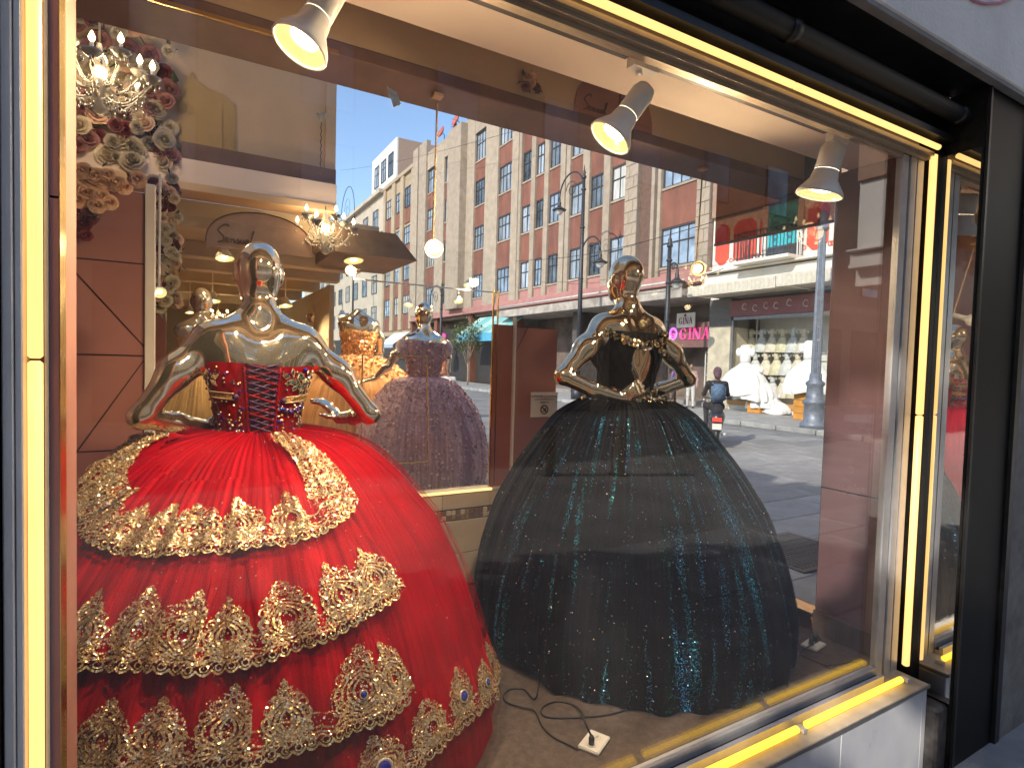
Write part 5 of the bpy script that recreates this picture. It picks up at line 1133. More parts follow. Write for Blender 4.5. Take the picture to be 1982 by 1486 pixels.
# ---------------------------------------------------------------- gowns farther back
m_lil = cloth('lilac tulle', (.60, .41, .46), (.48, .32, .36), .6, .4, 80, bump=.3)
m_petal = mat('lilac petal', (.72, .54, .58), .5, var=.2, scale=20, sheen=.3)
m_roseg = mat('rose gold sequin', (.85, .55, .48), .2, metal=1.0, var=.1)
m_org = cloth('apricot tulle', (.66, .36, .17), (.50, .26, .11), .6, .4, 60, bump=.3)
m_champ = cloth('champagne tulle', (.58, .36, .14), (.42, .24, .08), .6, .4, 60, bump=.3)
m_ivory = cloth('ivory tulle', (.62, .52, .30), (.5, .4, .2), .6, .4, 60, bump=.3)
def bg_gown(label, mlabel, ax, zw, zh, rmax, m, bm, sc=.95, arms=None, hd=True, amp=.022, seed=5, chrome=True, trim=None, topm=None, zt=1.66):
    """gown on a chrome mannequin: skirt, bodice, trim; zw waist height, zh hem height"""
    g = thing('ball_gown', label, 'gown', (ax[0], ax[1], zh), 'ball gowns on display')
    h = zw-zh; K = Skirt(ax, [(zw+.01, .115), (zw-.005, .19), (zw-.04*h, .34*rmax+.08), (zw-.12*h, .60*rmax), (zw-.28*h, .80*rmax), (zw-.5*h, .94*rmax), (zw-.75*h, rmax), (zw-.92*h, .985*rmax), (zh+.005, .95*rmax)], amp=amp, nf=14, seed=seed)
    K.mesh('skirt', m, g, 360, 70)
    xf = lambda V: np.stack([V[:, 0]*sc+ax[0], V[:, 1]*sc+ax[1], (V[:, 2]-1.41)*sc+zw], 1)
    B_ = Bodice(xf); B_.shell('bodice', topm or bm, g, 1.395, zt, .008, 100, 30, wob=.01)
    F = torso()
    if hd: head(F)
    for pts, hd_ in (arms or ()):
        limb(F, pts, [.048, .040, .034][:len(pts)] if len(pts) == 3 else [.034, .023], .03)
        if hd_: hand(F, *hd_[:3], **hd_[3])
    mn = thing('mannequin', mlabel, 'mannequin', (ax[0], ax[1], zh), 'chrome mannequins'); body('figure', F, .011, m_chrome, mn, xf)
    return g, K, B_, xf
armsL = [([(-.155, 0, 1.728), (-.25, .0, 1.62), (-.33, .02, 1.50)], None), ([(-.33, .02, 1.50), (-.42, .06, 1.40)], ((-.42, .06, 1.40), (-.8, .3, -.2), (.2, .2, -.9), dict(curl=.25, L=.19)))]
armsR = [([(.155, 0, 1.728), (.22, .0, 1.60), (.24, .06, 1.47)], None), ([(.24, .06, 1.47), (.16, .14, 1.42)], ((.16, .14, 1.42), (-.7, .5, 0), (-.3, -.8, 0), dict(mirror=-1)))]
gp, KP, BP, xp = bg_gown('lilac ball gown covered with small petals behind the glass of the second display', 'chrome mannequin with one arm held out in the lilac gown', (1.70, 3.2), 1.53, .68, .55, m_lil, m_lil, .93, armsL+armsR, seed=8, amp=.026, zt=1.73)
k = 5200; th = rng.uniform(-pi, pi, k); u = rng.uniform(.12, 1, k)*KP.L; P = KP.pt(th, u, .006); N = P-np.array((1.70, 3.2, 0)); N[:, 2] = .15; N /= np.linalg.norm(N, axis=1)[:, None]
for i, (m_, s_, sl_) in enumerate(((m_petal, .0095, slice(0, 3900)), (m_lil, .011, slice(3900, 4800)), (m_roseg, .0042, slice(4800, 5200)))):
    V, Fq = beads(P[sl_], N[sl_], s_, .55, 5, 60+i); npmesh('fabric_petal', V, Fq, m_, gp, False, kind='stuff')
spray(gp, BP, 900, lambda R_: (R_.uniform(-180, 180), R_.uniform(1.40, 1.73)), sz=(.006, .011), mats_=[m_petal, m_petal, m_lil, m_roseg], seed=70)
for s_ in (-1, 1):                      # puffed lace sleeves
    q = MB(); c = xp(np.array([[s_*.20, -.005, 1.665]]))[0]; q.ball(c, (.062, .06, .085), 12, 8); q.build('sleeve', m_petal, gp, True)
go, KO, BO, xo = bg_gown('apricot tulle ball gown to the left of the lilac gown', 'chrome mannequin wearing the apricot gown', (1.40, 4.15), 1.69, .68, .68, m_org, m_org, .97, armsR, hd=False, seed=9, amp=.03)
spray(go, BO, 700, lambda R_: (R_.uniform(-180, 180), R_.uniform(1.40, 1.66)), sz=(.007, .013), mats_=[m_org, m_roseg, mat('apricot petal', (.74, .46, .28), .5), m_goldlace], seed=80)
k = 1500; th = rng.uniform(-pi, pi, k); u = rng.uniform(.05, .42, k)**1.3*KO.L; P = KO.pt(th, u, .008); N = P-np.array((1.40, 4.15, 0)); N /= np.linalg.norm(N, axis=1)[:, None]
V, Fq = beads(P, N, .013, .6, 5, 90); npmesh('fabric_petal', V, Fq, mat('apricot petal', (.74, .46, .28), .5), go, False, kind='stuff')
c = on_y(375, 800, 3.9)
gc, KC, BC, xc = bg_gown('champagne gold gown in the hall seen under the red mannequin\'s left arm', 'chrome mannequin wearing the champagne gown in the hall', (c.x+.05, 3.9), 1.55, .41, .62, m_champ, m_champ, .97, armsR, hd=True, seed=10)
glitter(KC, (2200,), (m_goldlite,), (.004,), gc, 95, streak=False)
c = on_y(612, 745, 5.6)
gi_, KI, BI, xi = bg_gown('ivory tulle gown deep in the hall between the red gown and the apricot gown', 'chrome mannequin wearing the ivory gown in the hall', (c.x, 5.8), 1.62, .41, .60, m_ivory, m_ivory, .97, armsR, seed=11)
# added gold rods for a thin line of light behind the back pane
gf = thing('gold_light_line', 'thin added gold rods standing in for a line of light before the lilac gown', 'rod frame', (1.25, 2.3, .665))
a, b_, c_ = on_y(826, 690, 2.05), on_y(829, 893, 2.05), on_y(757, 898, 2.05)
q = MB(); q.tube([a, b_], .004, 6); q.build('upright_rod', m_gold, gf); q = MB(); q.tube([b_, (b_.x-.42, b_.y, b_.z)], .004, 6); q.build('bottom_rod', m_gold, gf); q = MB(); q.tube([(b_.x-.42, b_.y, .665), (b_.x-.42, b_.y, a.z), a], .004, 6); q.build('upright_rod', m_gold, gf)

# ---------------------------------------------------------------- spot lamps
m_disc = emis('lamp lens glow', (1.0, .80, .42), 6.0); m_hot = emis('lamp hot centre', (1.0, .90, .66), 22.0); m_refl = mat('lamp reflector', (.85, .66, .32), .25, metal=1.0, var=.05, emit=(1, .70, .25), es=.75)
def spot(label, top, joint, c, aim, R=.075, L=.17, energy=45, group='spot lamps over the display', lit=True, cone=70, glow=1.0, stem=True, thin=1.0):
    t = thing('spot_lamp', label, 'spot lamp', top, group); aim = Vector(aim).normalized(); top, joint, c = Vector(top), Vector(joint), Vector(c); M = aim.to_track_quat('Z', 'Y').to_matrix()
    if stem:
        q = MB(); q.box(top.x-.05*thin, top.x+.05*thin, top.y-.017, top.y+.017, top.z-.03*thin, top.z); q.build('track_adapter', m_lamp if thin == 1 else m_tan, t)
        q = MB(); q.tube([top+Vector((0, 0, -.03)), joint+Vector((0, 0, .02)), joint], [.010*thin, .010*thin, .012*thin], 8); q.build('stem', m_lamp if thin == 1 else m_tan, t, True)
    back = c-aim*L
    q = MB(); q.lathe([(.001, -.07), (R*.42, -.068), (R*.52, -.05), (R*.52, .030), (R*.46, .034)], back, 22, M); q.build('lamp_body', m_lamp, t, True)
    q = MB(); q.lathe([(R*.50, .033), (R*.54, .04), (R*.60, .07), (R*.98, L-.012), (R*1.02, L), (R*.96, L+.003), (R*.93, L-.004)], back, 26, M, cap=False); q.build('lamp_shade', m_lamp, t, True)
    q = MB(); q.lathe([(R*.93, L-.003), (R*.90, L-.009), (R*.84, L-.010), (R*.56, L-.020), (R*.50, L-.022)], back, 26, M, cap=False); q.build('reflector_ring', m_refl, t, True)
    q = MB(); q.lathe([(.001, L-.016), (R*.30, L-.017), (R*.42, L-.02), (R*.52, L-.023)], back, 22, M, cap=False); q.build('lens', m_hot if lit else m_disc, t, True)
    if energy:
        l_ = bpy.data.lights.new('spot_light', 'SPOT'); l_.energy = energy; l_.color = (1.0, .74, .42); l_.spot_size = radians(cone); l_.spot_blend = .7; l_.shadow_soft_size = .04
        l_.spot_blend = 1.0; o = bpy.data.objects.new('spot_light', l_); COL.objects.link(o); o.parent = t; o.location = (c+aim*.012)-ORG[t.name]; o.rotation_euler = aim.to_track_quat('-Z', 'Y').to_euler()
    return t
Ym = .16
a = on_y(580, 92, Ym); spot('big spot lamp nearest the left of the window, tilted down over the red gown', (a.x+.09, .14, 2.627), (a.x+.085, .155, a.z+.20), a, (-.42, -.06, -.90), R=.064, L=.125, energy=50, cone=177)
a = on_y(1180, 268, Ym); spot('middle spot lamp on the ceiling track, tilted to the left over the dark gown', (a.x+.105, .14, 2.627), (a.x+.10, .15, a.z+.215), a, (-.52, .22, -.82), R=.070, L=.125, energy=50, cone=177)
a = on_y(1585, 378, Ym); spot('right hand spot lamp on the ceiling track beside the pink panel', (a.x+.07, .14, 2.627), (a.x+.055, .15, a.z+.19), a, (-.12, .20, -.97), R=.088, L=.13, energy=15, cone=177)
# lamps hanging farther in, lens towards us
a = on_y(840, 482, .66); spot('bright round spot lamp hanging from the beam before the apartment block', (a.x, .66, 2.606), (a.x+.03, .745, a.z+.05), a, (-.30, -.80, -.30), R=.033, L=.09, energy=34, cone=177, thin=.35, group='lamps hanging inside')
a = on_y(1352, 520, .66); spot('amber spot lamp hanging from the beam beside the head of the dark gown mannequin', (a.x, .66, 2.606), (a.x+.055, .725, a.z+.03), a, (-.62, -.72, -.22), R=.035, L=.08, energy=30, cone=177, thin=.35, group='lamps hanging inside', lit=False)
# hall and second display lamps
_c = on_y(309, 566, 2.12)
def disc_lamp(label, c, r, par_z, tilt=(0, 0, -1), group='small round lamps in the hall', pl=0):
    t = thing('ceiling_lamp', label, 'ceiling lamp', (c[0], c[1], par_z), group); M = Vector(tilt).normalized().to_track_quat('Z', 'Y').to_matrix()
    q = MB(); q.tube([(c[0], c[1], par_z), Vector(c)-Vector(tilt).normalized()*r*1.1], .006, 6); q.build('stem', m_lamp, t)
    q = MB(); q.lathe([(r*.45, -r*1.3), (r*.5, -r*.9), (r*.98, -.01), (r*1.06, 0), (r*1.0, .004)], c, 18, M, cap=False); q.build('lamp_shade', m_lamp, t, True)
    q = MB(); q.lathe([(r*.99, -.002), (r*.6, -.004), (r*.42, -.006)], c, 18, M, cap=False); q.build('reflector_ring', m_refl, t, True)
    q = MB(); q.lathe([(.001, -.003), (r*.43, -.005)], c, 14, M, cap=False); q.build('lens', m_disc, t, True)
    if pl:
        l_ = bpy.data.lights.new('lamp_light', 'SPOT'); l_.energy = pl; l_.color = (1, .74, .42); l_.spot_size = radians(150); l_.spot_blend = .6; l_.shadow_soft_size = r*.5; o = bpy.data.objects.new('lamp_light', l_); COL.objects.link(o); o.parent = t; o.location = Vector(c)+Vector(tilt).normalized()*.02-ORG[t.name]; o.rotation_euler = Vector(tilt).to_track_quat('-Z', 'Y').to_euler()
hl = [((435, 500), 3.72, .066, 26), ((412, 583), 5.2, .07, 26), ((553, 592), 5.3, .07, 26), ((685, 470), 3.35, .075, 0), ((683, 522), 3.9, .062, 20), ((663, 612), 6.6, .06, 20), ((676, 630), 8.8, .06, 0), ((368, 605), 6.3, .05, 18), ((490, 612), 7.6, .06, 18), ((400, 628), 8.9, .06, 18)]
hn = ['hall ceiling lamp left of the red mannequin\'s head', 'hall ceiling lamp above the left shoulder of the red mannequin', 'hall ceiling lamp in the second row right of the red mannequin\'s neck', 'dim lamp under the brown bulkhead with an unlit outer shade', 'round lamp just below the dim lamp under the brown bulkhead', 'lamp far back in the hall right of the red mannequin\'s shoulder', 'smallest lamp far back at the right end of the hall', 'far hall lamp by the mirror at the left', 'far hall lamp behind the red mannequin\'s left shoulder', 'farthest hall lamp at the left near the back wall']
for (p, Y, r, e), lab in zip(hl, hn):
    c = on_y(*p, Y); zt = 2.56 if Y > 3.4 else 2.47; c.z = min(c.z, zt-.02); disc_lamp(lab, c, r, zt, (0.05, -.25, -1), pl=e)
disc_lamp('bright little lamp under the hanging garland by the white post', _c, .030, 2.56, (.1, -.75, -.5), pl=5)
q = thing('lamp_rail', 'thin white lamp rail crossing above the lilac gown', 'lamp rail', (1.6, 3.9, 2.5)); A, B = on_y(836, 566, 3.9), on_y(968, 538, 3.9)
MB().box(A.x-.75, 2.70, 3.89, 3.905, A.z+.05, A.z+.062).build('rail_bar', m_lamp, q); MB().box(A.x-.75, A.x-.735, 3.89, 3.905, A.z+.062, 2.47).build('rail_hanger', m_lamp, q)
for p, lab in (((905, 552), 'small lamp added for a reflected glow, on the thin rail right of the lilac mannequin'), ((887, 583), 'small tilted lamp added for a reflected glow, under the thin rail by the teal awning'), ((791, 590), 'small tilted lamp added for a reflected glow, on the thin rail above the lilac mannequin')):
    c = on_y(*p, 3.897); disc_lamp(lab, c, .040, A.z+.05, (-.25, -.35, -.8), group='small lamps on the thin rail', pl=34)  # lamps added where reflected lamp glows float over the street view

# ---------------------------------------------------------------- chandeliers
m_crg = mat('chandelier glass', (.80, .76, .66), .08, var=.1, scale=30, trans=.55, coat=.5); m_bulb = emis('candle bulb', (1.0, .78, .42), 9.0)
def chandelier(label, c, R, H, arms, ztop, seed=1, bulbs=None):
    R_ = random.Random(seed); t = thing('chandelier', label, 'chandelier', (c[0], c[1], ztop)); c = Vector(c)
    q = MB(); q.tube([c+Vector((0, 0, H*.5)), (c.x, c.y, ztop)], .006, 6); q.build('chain', m_gold, t)
    q = MB(); q.lathe([(.01, -H*.42), (.05*R*4, -H*.36), (.02, -H*.25), (.09*R*2, -H*.12), (.10*R*2, 0), (.03, .08*H), (.06*R*3, .2*H), (.02, .34*H), (.012, .5*H)], c, 16); q.build('column', m_crg, t, True)
    drops = MB()
    for k in range(arms):
        a = 2*pi*k/arms+.3; lev = -.10*H if k % 2 else .08*H; rr = R*(1 if k % 2 else .72); d = Vector((cos(a), sin(a), 0))
        pts = [c+d*(rr*s_)+Vector((0, 0, lev-.16*H*sin(pi*s_*1.15)+.10*H*s_*s_)) for s_ in np.linspace(.06, 1, 14)]
        q = MB(); q.tube(pts, R*.030, 8); q.build('arm', m_crg, t, True); e = pts[-1]
        q = MB(); q.lathe([(.008, -.01), (R*.10, 0), (R*.17, .018), (R*.19, .028), (R*.10, .012), (.006, .01)], e, 14); q.build('drip_pan', m_crg, t, True)
        q = MB(); q.tube([e, e+Vector((0, 0, R*.26))], R*.034, 8); q.build('candle', m_white, t, True)
        q = MB(); b0 = e+Vector((0, 0, R*.26)); q.lathe([(R*.022, 0), (R*.055, R*.06), (R*.058, R*.10), (R*.03, R*.17), (.001, R*.22)], b0, 10); q.build('bulb', m_bulb, t, True)
        for j in range(4):
            b = a+j*pi/2; drops.ball((e.x+R*.15*cos(b), e.y+R*.15*sin(b), e.z-R*.08), (R*.026, R*.026, R*.055), 6, 5)
    for k in range(int(arms*7)):
        a = R_.random()*6.28; rr = R*R_.uniform(.1, .9); z = -H*(.10+.26*R_.random()*(1-rr/R)+.1*R_.random()); drops.ball((c.x+rr*cos(a), c.y+rr*sin(a), c.z+z), (R*.022, R*.022, R*.045), 6, 5)
    for k in range(arms):                  # swags of beads between the arms
        a0 = 2*pi*k/arms+.3
        for j in range(9): s_ = j/8; a = a0+s_*2*pi/arms; drops.ball((c.x+R*.6*cos(a), c.y+R*.6*sin(a), c.z+.05*H-.16*H*sin(pi*s_)), R*.018, 6, 4)
    drops.build('crystal_drops', m_cryst, t, True, kind='stuff')
    l_ = bpy.data.lights.new('chandelier_light', 'POINT'); l_.energy = 7*R/.25; l_.color = (1, .72, .40); l_.shadow_soft_size = R*.5; o = bpy.data.objects.new('chandelier_light', l_); COL.objects.link(o); o.parent = t; o.location = c+Vector((0, 0, H*.1))-ORG[t.name]
    return t
c = on_y(205, 175, 2.7); chandelier('large white glass chandelier with lit candle bulbs in front of the flower wall', (c.x-.02, 2.62, c.z), .26, .42, 10, 4.6, 2)
c = on_y(628, 455, 3.05); chandelier('smaller crystal chandelier with small bulbs right of the red mannequin\'s head', (c.x, 3.02, c.z), .20, .34, 8, 2.76, 5)
c = on_y(595, 520, 6.0); chandelier('little dim chandelier deep in the hall behind the red mannequin', (c.x-.9, 7.3, 2.12), .17, .28, 7, 2.56, 6)
c = on_y(622, 222, 3.1); hp = thing('wall_pendant', 'small pale glass cup on a twisted cord hanging before the tan wall', 'pendant', (c.x, 3.1, c.z))
q = MB(); q.lathe([(.004, -.055), (.02, -.04), (.034, -.012), (.038, .0), (.034, -.002)], c, 12); q.build('cup', m_crg, hp, True)
q = MB(); e = on_y(622, 325, 3.1); q.tube([c+Vector((.004*sin(k*1.9), .004*cos(k*1.9), -.05-(c.z-e.z)*k/24)) for k in range(25)], .004, 5); q.build('twisted_cord', mat('brown cord', (.16, .10, .06), .7), hp)

# ---------------------------------------------------------------- roses
def rose_mesh(m, seed):
    R_ = random.Random(seed); q = MB()
    for lay, (r, h, n_, open_) in enumerate(((.20, .64, 3, .0), (.36, .60, 4, .12), (.54, .52, 5, .32), (.77, .38, 5, .6), (1.0, .18, 6, .9))):
        for k in range(n_):
            a = 2*pi*(k+.37*lay)/n_+R_.uniform(-.1, .1); wd = 2.2*pi/n_*.62
            vs = []
            for i, s_ in enumerate((0, .5, 1)):
                for j, w in enumerate((-1, -.4, .4, 1)):
                    rr = r*(.25+.75*s_**.7)*(1+.04*R_.uniform(-1, 1))*(1+.14*open_*(s_ == 1))*(1-.62*max(0, .35-open_)*s_*s_/.35); zz = -.25+(h+.25)*s_-(.22*open_*s_*s_)*(1+abs(w)*.4)-.06*abs(w)*(s_ == 1); b = a+w*wd*(.6+.4*s_); vs.append((rr*cos(b), rr*sin(b), zz))
            q.add(vs, [(i*4+j, i*4+j+1, (i+1)*4+j+1, (i+1)*4+j) for i in range(2) for j in range(3)])
    q.ball((0, 0, .26), (.17, .17, .30), 7, 5)
    return q.mesh('rose', m, True)
m_peach = mat('peach rose', (.80, .54, .37), .65, var=.12, scale=1.2, rnd=.12); m_crm = mat('cream rose', (.68, .58, .42), .65, var=.10, scale=1.2, rnd=.12); m_bord = mat('burgundy rose', (.17, .02, .025), .6, var=.2, scale=1.2, rnd=.2); m_dusty = mat('dusty pink rose', (.34, .14, .13), .65, var=.15, scale=1.2, rnd=.15); m_grey = mat('grey white rose', (.42, .36, .27), .65, var=.1, scale=1.2, rnd=.15)
ROSE = {k: rose_mesh(v, i) for i, (k, v) in enumerate((('p', m_peach), ('c', m_crm), ('b', m_bord), ('d', m_dusty), ('g', m_grey)))}
m_lf = mat('dark rose leaf', (.035, .05, .03), .5, var=.3, scale=8, rnd=.3)
LEAF = MB().add([(0, 0, 0), (.35, .3, .06), (1, 0, 0), (.35, -.3, .06), (.5, 0, -.05)], [(0, 4, 1), (1, 4, 2), (2, 4, 3), (3, 4, 0)]).mesh('rose_leaf', m_lf)
def flowers(label, pts, nm='rose_garland', leaves=40, back=None, seed=1, cat='flowers'):
    R_ = random.Random(seed); t = thing(nm, label, cat, tuple(pts[0][0]))
    for p, r, k in pts:
        d = Vector((R_.uniform(-.45, .35), -1, R_.uniform(-.25, .35))); link('rose', ROSE[k], t, p, d.to_track_quat('Z', 'Y').to_euler(), (r, r, r))
    for i in range(leaves):
        p, r, k = R_.choice(pts); d = Vector((R_.uniform(-1, 1), R_.uniform(-.4, .3), R_.uniform(-1, 1))); s_ = r*R_.uniform(.9, 1.6); link('rose_leaf', LEAF, t, Vector(p)+Vector((R_.uniform(-r, r), r*.3, R_.uniform(-r, r))), d.to_track_quat('X', 'Z').to_euler(), (s_, s_, s_))
    return t
R_ = random.Random(4); pts = []
for (x, y, s_) in ((160, 330, 14), (185, 340, 14), (200, 352, 16), (225, 355, 15), (265, 347, 15), (140, 362, 15), (168, 372, 16), (150, 388, 15), (125, 378, 14), (195, 380, 14), (212, 392, 13), (188, 398, 13), (130, 345, 14), (240, 362, 13), (210, 338, 13), (176, 352, 13), (120, 398, 13), (145, 335, 13)): pts.append((on_y(x, y, 1.635+R_.uniform(-.01, .01)), s_*.00225, 'p'))
for (x, y, s_) in ((172, 420, 14), (160, 432, 14), (140, 445, 15), (125, 455, 13), (150, 415, 13), (118, 432, 14), (186, 408, 12), (165, 455, 11)): pts.append((on_y(x, y, 1.65), s_*.00225, 'b' if y > 414 else 'd'))
flowers('corner spray of peach and burgundy roses in front of the pink wall boards', pts, 'rose_spray', 26, seed=3)
pts = []
for k in range(64):
    y = 345+k*3.95; x = R_.uniform(295, 342) if y < 430 else R_.uniform(302, 342)
    pts.append((on_y(x, y, 2.2+R_.uniform(-.03, .03)), R_.uniform(8, 11.5)*.0031, R_.choice('ppccbgpc') if y < 560 else R_.choice('ccp')))
flowers('hanging garland of small peach and cream roses beside the white post', pts, 'rose_garland', 70, seed=5)
pts = []
for k in range(150):
    x = R_.uniform(105, 330); y = R_.uniform(18, 290)+(x-120)*.18
    if y > 330 or (x > 300 and R_.random() < .4): continue
    pts.append((on_y(x, y, 3.13+R_.uniform(-.05, .03)), R_.uniform(9, 15)*.0041, R_.choice('ggcpddbgc')))
flowers('wall of grey white and dusty pink roses behind the large chandelier', pts, 'flower_wall', 60, seed=6)
pts = [(on_y(x, y, .57), s_*.0017, k) for x, y, s_, k in ((1020, 148, 11, 'p'), (1027, 160, 11, 'p'), (1018, 168, 10, 'd'), (1032, 150, 10, 'p'), (1040, 170, 10, 'b'))]
flowers('small cluster of peach flowers with dark leaves on the beam', pts, 'flower_cluster', 26, seed=8)

# ---------------------------------------------------------------- script signs
m_ink = mat('brown script ink', (.10, .045, .02), .5)
SENS = [[(.95, 1.75), (.70, 1.95), (.30, 1.75), (.02, 1.35), (.25, 1.05), (.62, .72), (.55, .30), (.10, .12)], [(.72, .30), (.98, .48), (.98, .62), (.84, .60), (.80, .36), (.95, .18), (1.18, .34), (1.28, .58), (1.32, .20), (1.42, .50), (1.56, .56), (1.58, .20), (1.72, .28), (1.90, .58), (1.96, .48), (2.02, .26), (1.86, .16), (2.10, .24), (2.20, .56), (2.22, .24), (2.36, .20), (2.46, .56), (2.48, .22), (2.62, .30), (2.86, .56), (2.66, .52), (2.62, .26), (2.80, .22), (2.90, .54), (2.94, .22), (3.10, .40), (3.30, 1.40), (3.18, 1.40), (3.14, .40), (3.30, .20)]]
def smooth_path(P, n=6):
    P = [Vector((x, y, 0)) for x, y in P]; out = []
    for i in range(len(P)-1):
        a, b, c, d = P[max(i-1, 0)], P[i], P[i+1], P[min(i+2, len(P)-1)]
        for k in range(n): t = k/n; out.append(.5*((2*b)+(c-a)*t+(2*a-5*b+4*c-d)*t*t+(3*b-a-3*c+d)*t**3))
    return out+[P[-1]]
def script(parent, O, sc, ux, uz, r):
    for st in SENS:
        q = MB(); q.tube([Vector(O)+Vector(ux)*p.x*sc+Vector(uz)*p.y*sc for p in smooth_path(st)], r, 6); q.build('script_stroke', m_ink, parent, True)
s1 = thing('script_sign', 'arched pinkish tan sign with brown script Sensual half behind the red mannequin\'s head', 'sign', (.4, 3.09, 2.5))
a, b_, tpt = on_y(398, 470, 3.085), on_y(606, 480, 3.085), on_y(505, 416, 3.085); w = b_.x-a.x; h = tpt.z-a.z; zb = a.z-.02
MB().prism([(a.x+w*(.5-.5*cos(t)), 3.085, zb+.03+h*sin(t)**.8) for t in np.linspace(0, pi, 24)]+[(b_.x, 3.085, zb), (a.x, 3.085, zb)], (0, .012, 0)).build('sign_board', mat('sign tan pink', (.42, .25, .15), .6), s1)
q = MB(); q.tube([(a.x+w*(.5-.5*cos(t)), 3.082, zb+.03+h*sin(t)**.8) for t in np.linspace(0, pi, 24)], .004, 5); q.build('sign_border', m_ink, s1)
script(s1, (on_y(418, 470, 3.082).x, 3.080, on_y(418, 470, 3.082).z), .067, (1, 0, .02), (.12, 0, 1), .0042)
s2 = thing('script_sign', 'round topped pink sign with brown script Sensual on the beam behind the middle spot lamp', 'sign', (1.5, .595, 2.7))
a, b_ = on_y(1112, 232, .59), on_y(1262, 262, .59); w = b_.x-a.x
MB().prism([(a.x+w*(.5-.5*cos(t)), .590, 2.653+.19*sin(t)**.8) for t in np.linspace(0, pi, 20)], (0, .009, 0)).build('sign_board', mat('sign pink', (.40, .17, .10), .6), s2)
script(s2, (a.x+.035, .587, 2.665), .034, (1, 0, .03), (.15, 0, 1), .0026)
q = MB(); q.tube([(a.x+.215, .587, 2.69), (a.x+.22, .587, 2.79)], .003, 6); q.tube([(a.x+.225+.03*sin(t), .587, 2.77+.018*cos(t)) for t in np.linspace(0, pi, 9)]+[(a.x+.225+.038*sin(t), .587, 2.73+.022*cos(t)) for t in np.linspace(0, pi, 9)], .003, 6); q.build('script_stroke', m_ink, s2)
# prohibition notice taped on the pink screen
nt_ = thing('paper_notice', 'white printed notice with a crossed out circle taped on the pink screen', 'notice', (1.8, 1.722, 1.3))
a, b_ = on_y(1028, 759, 1.722), on_y(1078, 806, 1.722); MB().prism([(a.x, 1.722, b_.z), (b_.x, 1.722, b_.z), (b_.x, 1.722, a.z), (a.x, 1.722, a.z)], (0, .0016, 0)).build('paper', mat('notice paper', (.74, .72, .71), .7, var=.02), nt_)
m_ptxt = mat('notice ink', (.10, .05, .07), .6); W_ = b_.x-a.x; H_ = a.z-b_.z; xc_ = (a.x+b_.x)/2
for i, (t_, f) in enumerate((('SE PROHIBE LA ENTRADA', .83), ('CON ALIMENTOS Y', .71), ('BEBIDAS', .59))): lettering('notice_text', t_, W_*.085, m_ptxt, nt_, (xc_, 1.7195, b_.z+H_*f), (1, 0, 0), (0, 0, 1), .001)
cc = Vector((xc_, 1.7190, b_.z+H_*.30)); rr = H_*.17
q = MB(); q.tube([cc+Vector((rr*cos(t), 0, rr*sin(t))) for t in np.linspace(0, 2*pi, 28)], .0035, 6); q.tube([cc+Vector((-rr*.7, 0, rr*.7)), cc+Vector((rr*.7, 0, -rr*.7))], .0035, 6); q.build('crossed_circle', m_ptxt, nt_)
q = MB(); q.prism([cc+Vector((x*rr, 0, z*rr)) for x, z in ((.05, -.5), (.45, -.5), (.55, .25), (.0, .25))], (0, .001, 0)); q.tube([cc+Vector((.3*rr, 0, .25*rr)), cc+Vector((.4*rr, 0, .6*rr))], .002, 5); q.ball(cc+Vector((-.30*rr, 0, -.38*rr)), (.26*rr, .001, .13*rr), 10, 6); q.build('food_symbol', m_ptxt, nt_)
tg = thing('paper_tag', 'tilted cream paper label stuck high on the window glass against the blue sky', 'label', tuple(on_y(762, 187, .026)))
P4 = [on_y(x, y, .0265) for x, y in ((749, 167), (769, 180), (776, 203), (762, 208))]; MB().prism(P4, (0, .0012, 0)).build('paper', mat('old label paper', (.62, .55, .42), .7, var=.15, scale=60), tg)

# ---------------------------------------------------------------- floor sockets and cords
m_plas = mat('white socket plastic', (.72, .71, .68), .4, var=.03); m_rub = mat('black rubber', (.014, .014, .014), .45)
def socket(label, c, rot, w=.105, d=.075):
    t = thing('floor_socket', label, 'socket', c, 'floor sockets'); M = Matrix.Translation(c) @ Matrix.Rotation(rot, 4, 'Z')
    q = MB(); bm = bmesh.new(); bmesh.ops.create_cube(bm, size=1); bmesh.ops.scale(bm, vec=(w, d, .012), verts=bm.verts); bmesh.ops.bevel(bm, geom=list(bm.edges), offset=.003, segments=2, affect='EDGES'); bmesh.ops.translate(bm, vec=(0, 0, .007), verts=bm.verts); bmesh.ops.transform(bm, matrix=M, verts=bm.verts); q.bm(bm); q.build('cover_plate', m_plas, t)
    for s_ in (-1, 1): q = MB(); q.lathe([(.016, .0132), (.0165, .015), (.013, .0152), (.012, .0136)], M @ Vector((s_*.024, 0, 0)), 16); q.build('outlet_ring', m_plas, t, True)
    for s_ in (-1, 1): q = MB(); q.box(-.0045, -.0025, -.005, .005, .0137, .0139, M @ Matrix.Translation((s_*.024, 0, 0))).box(.0025, .0045, -.005, .005, .0137, .0139, M @ Matrix.Translation((s_*.024, 0, 0))); q.build('outlet_slot', m_rub, t)
    q = MB(); q.lathe([(.003, .0131), (.0028, .0142), (.0005, .0146)], M @ Vector((0, 0, 0)), 8); q.build('screw', m_alu, t)
    return M
zf = .386
c = on_z(1150, 1440, zf); M = socket('white floor socket plate with a black plug near the front of the window', (c.x, c.y, zf), radians(28))
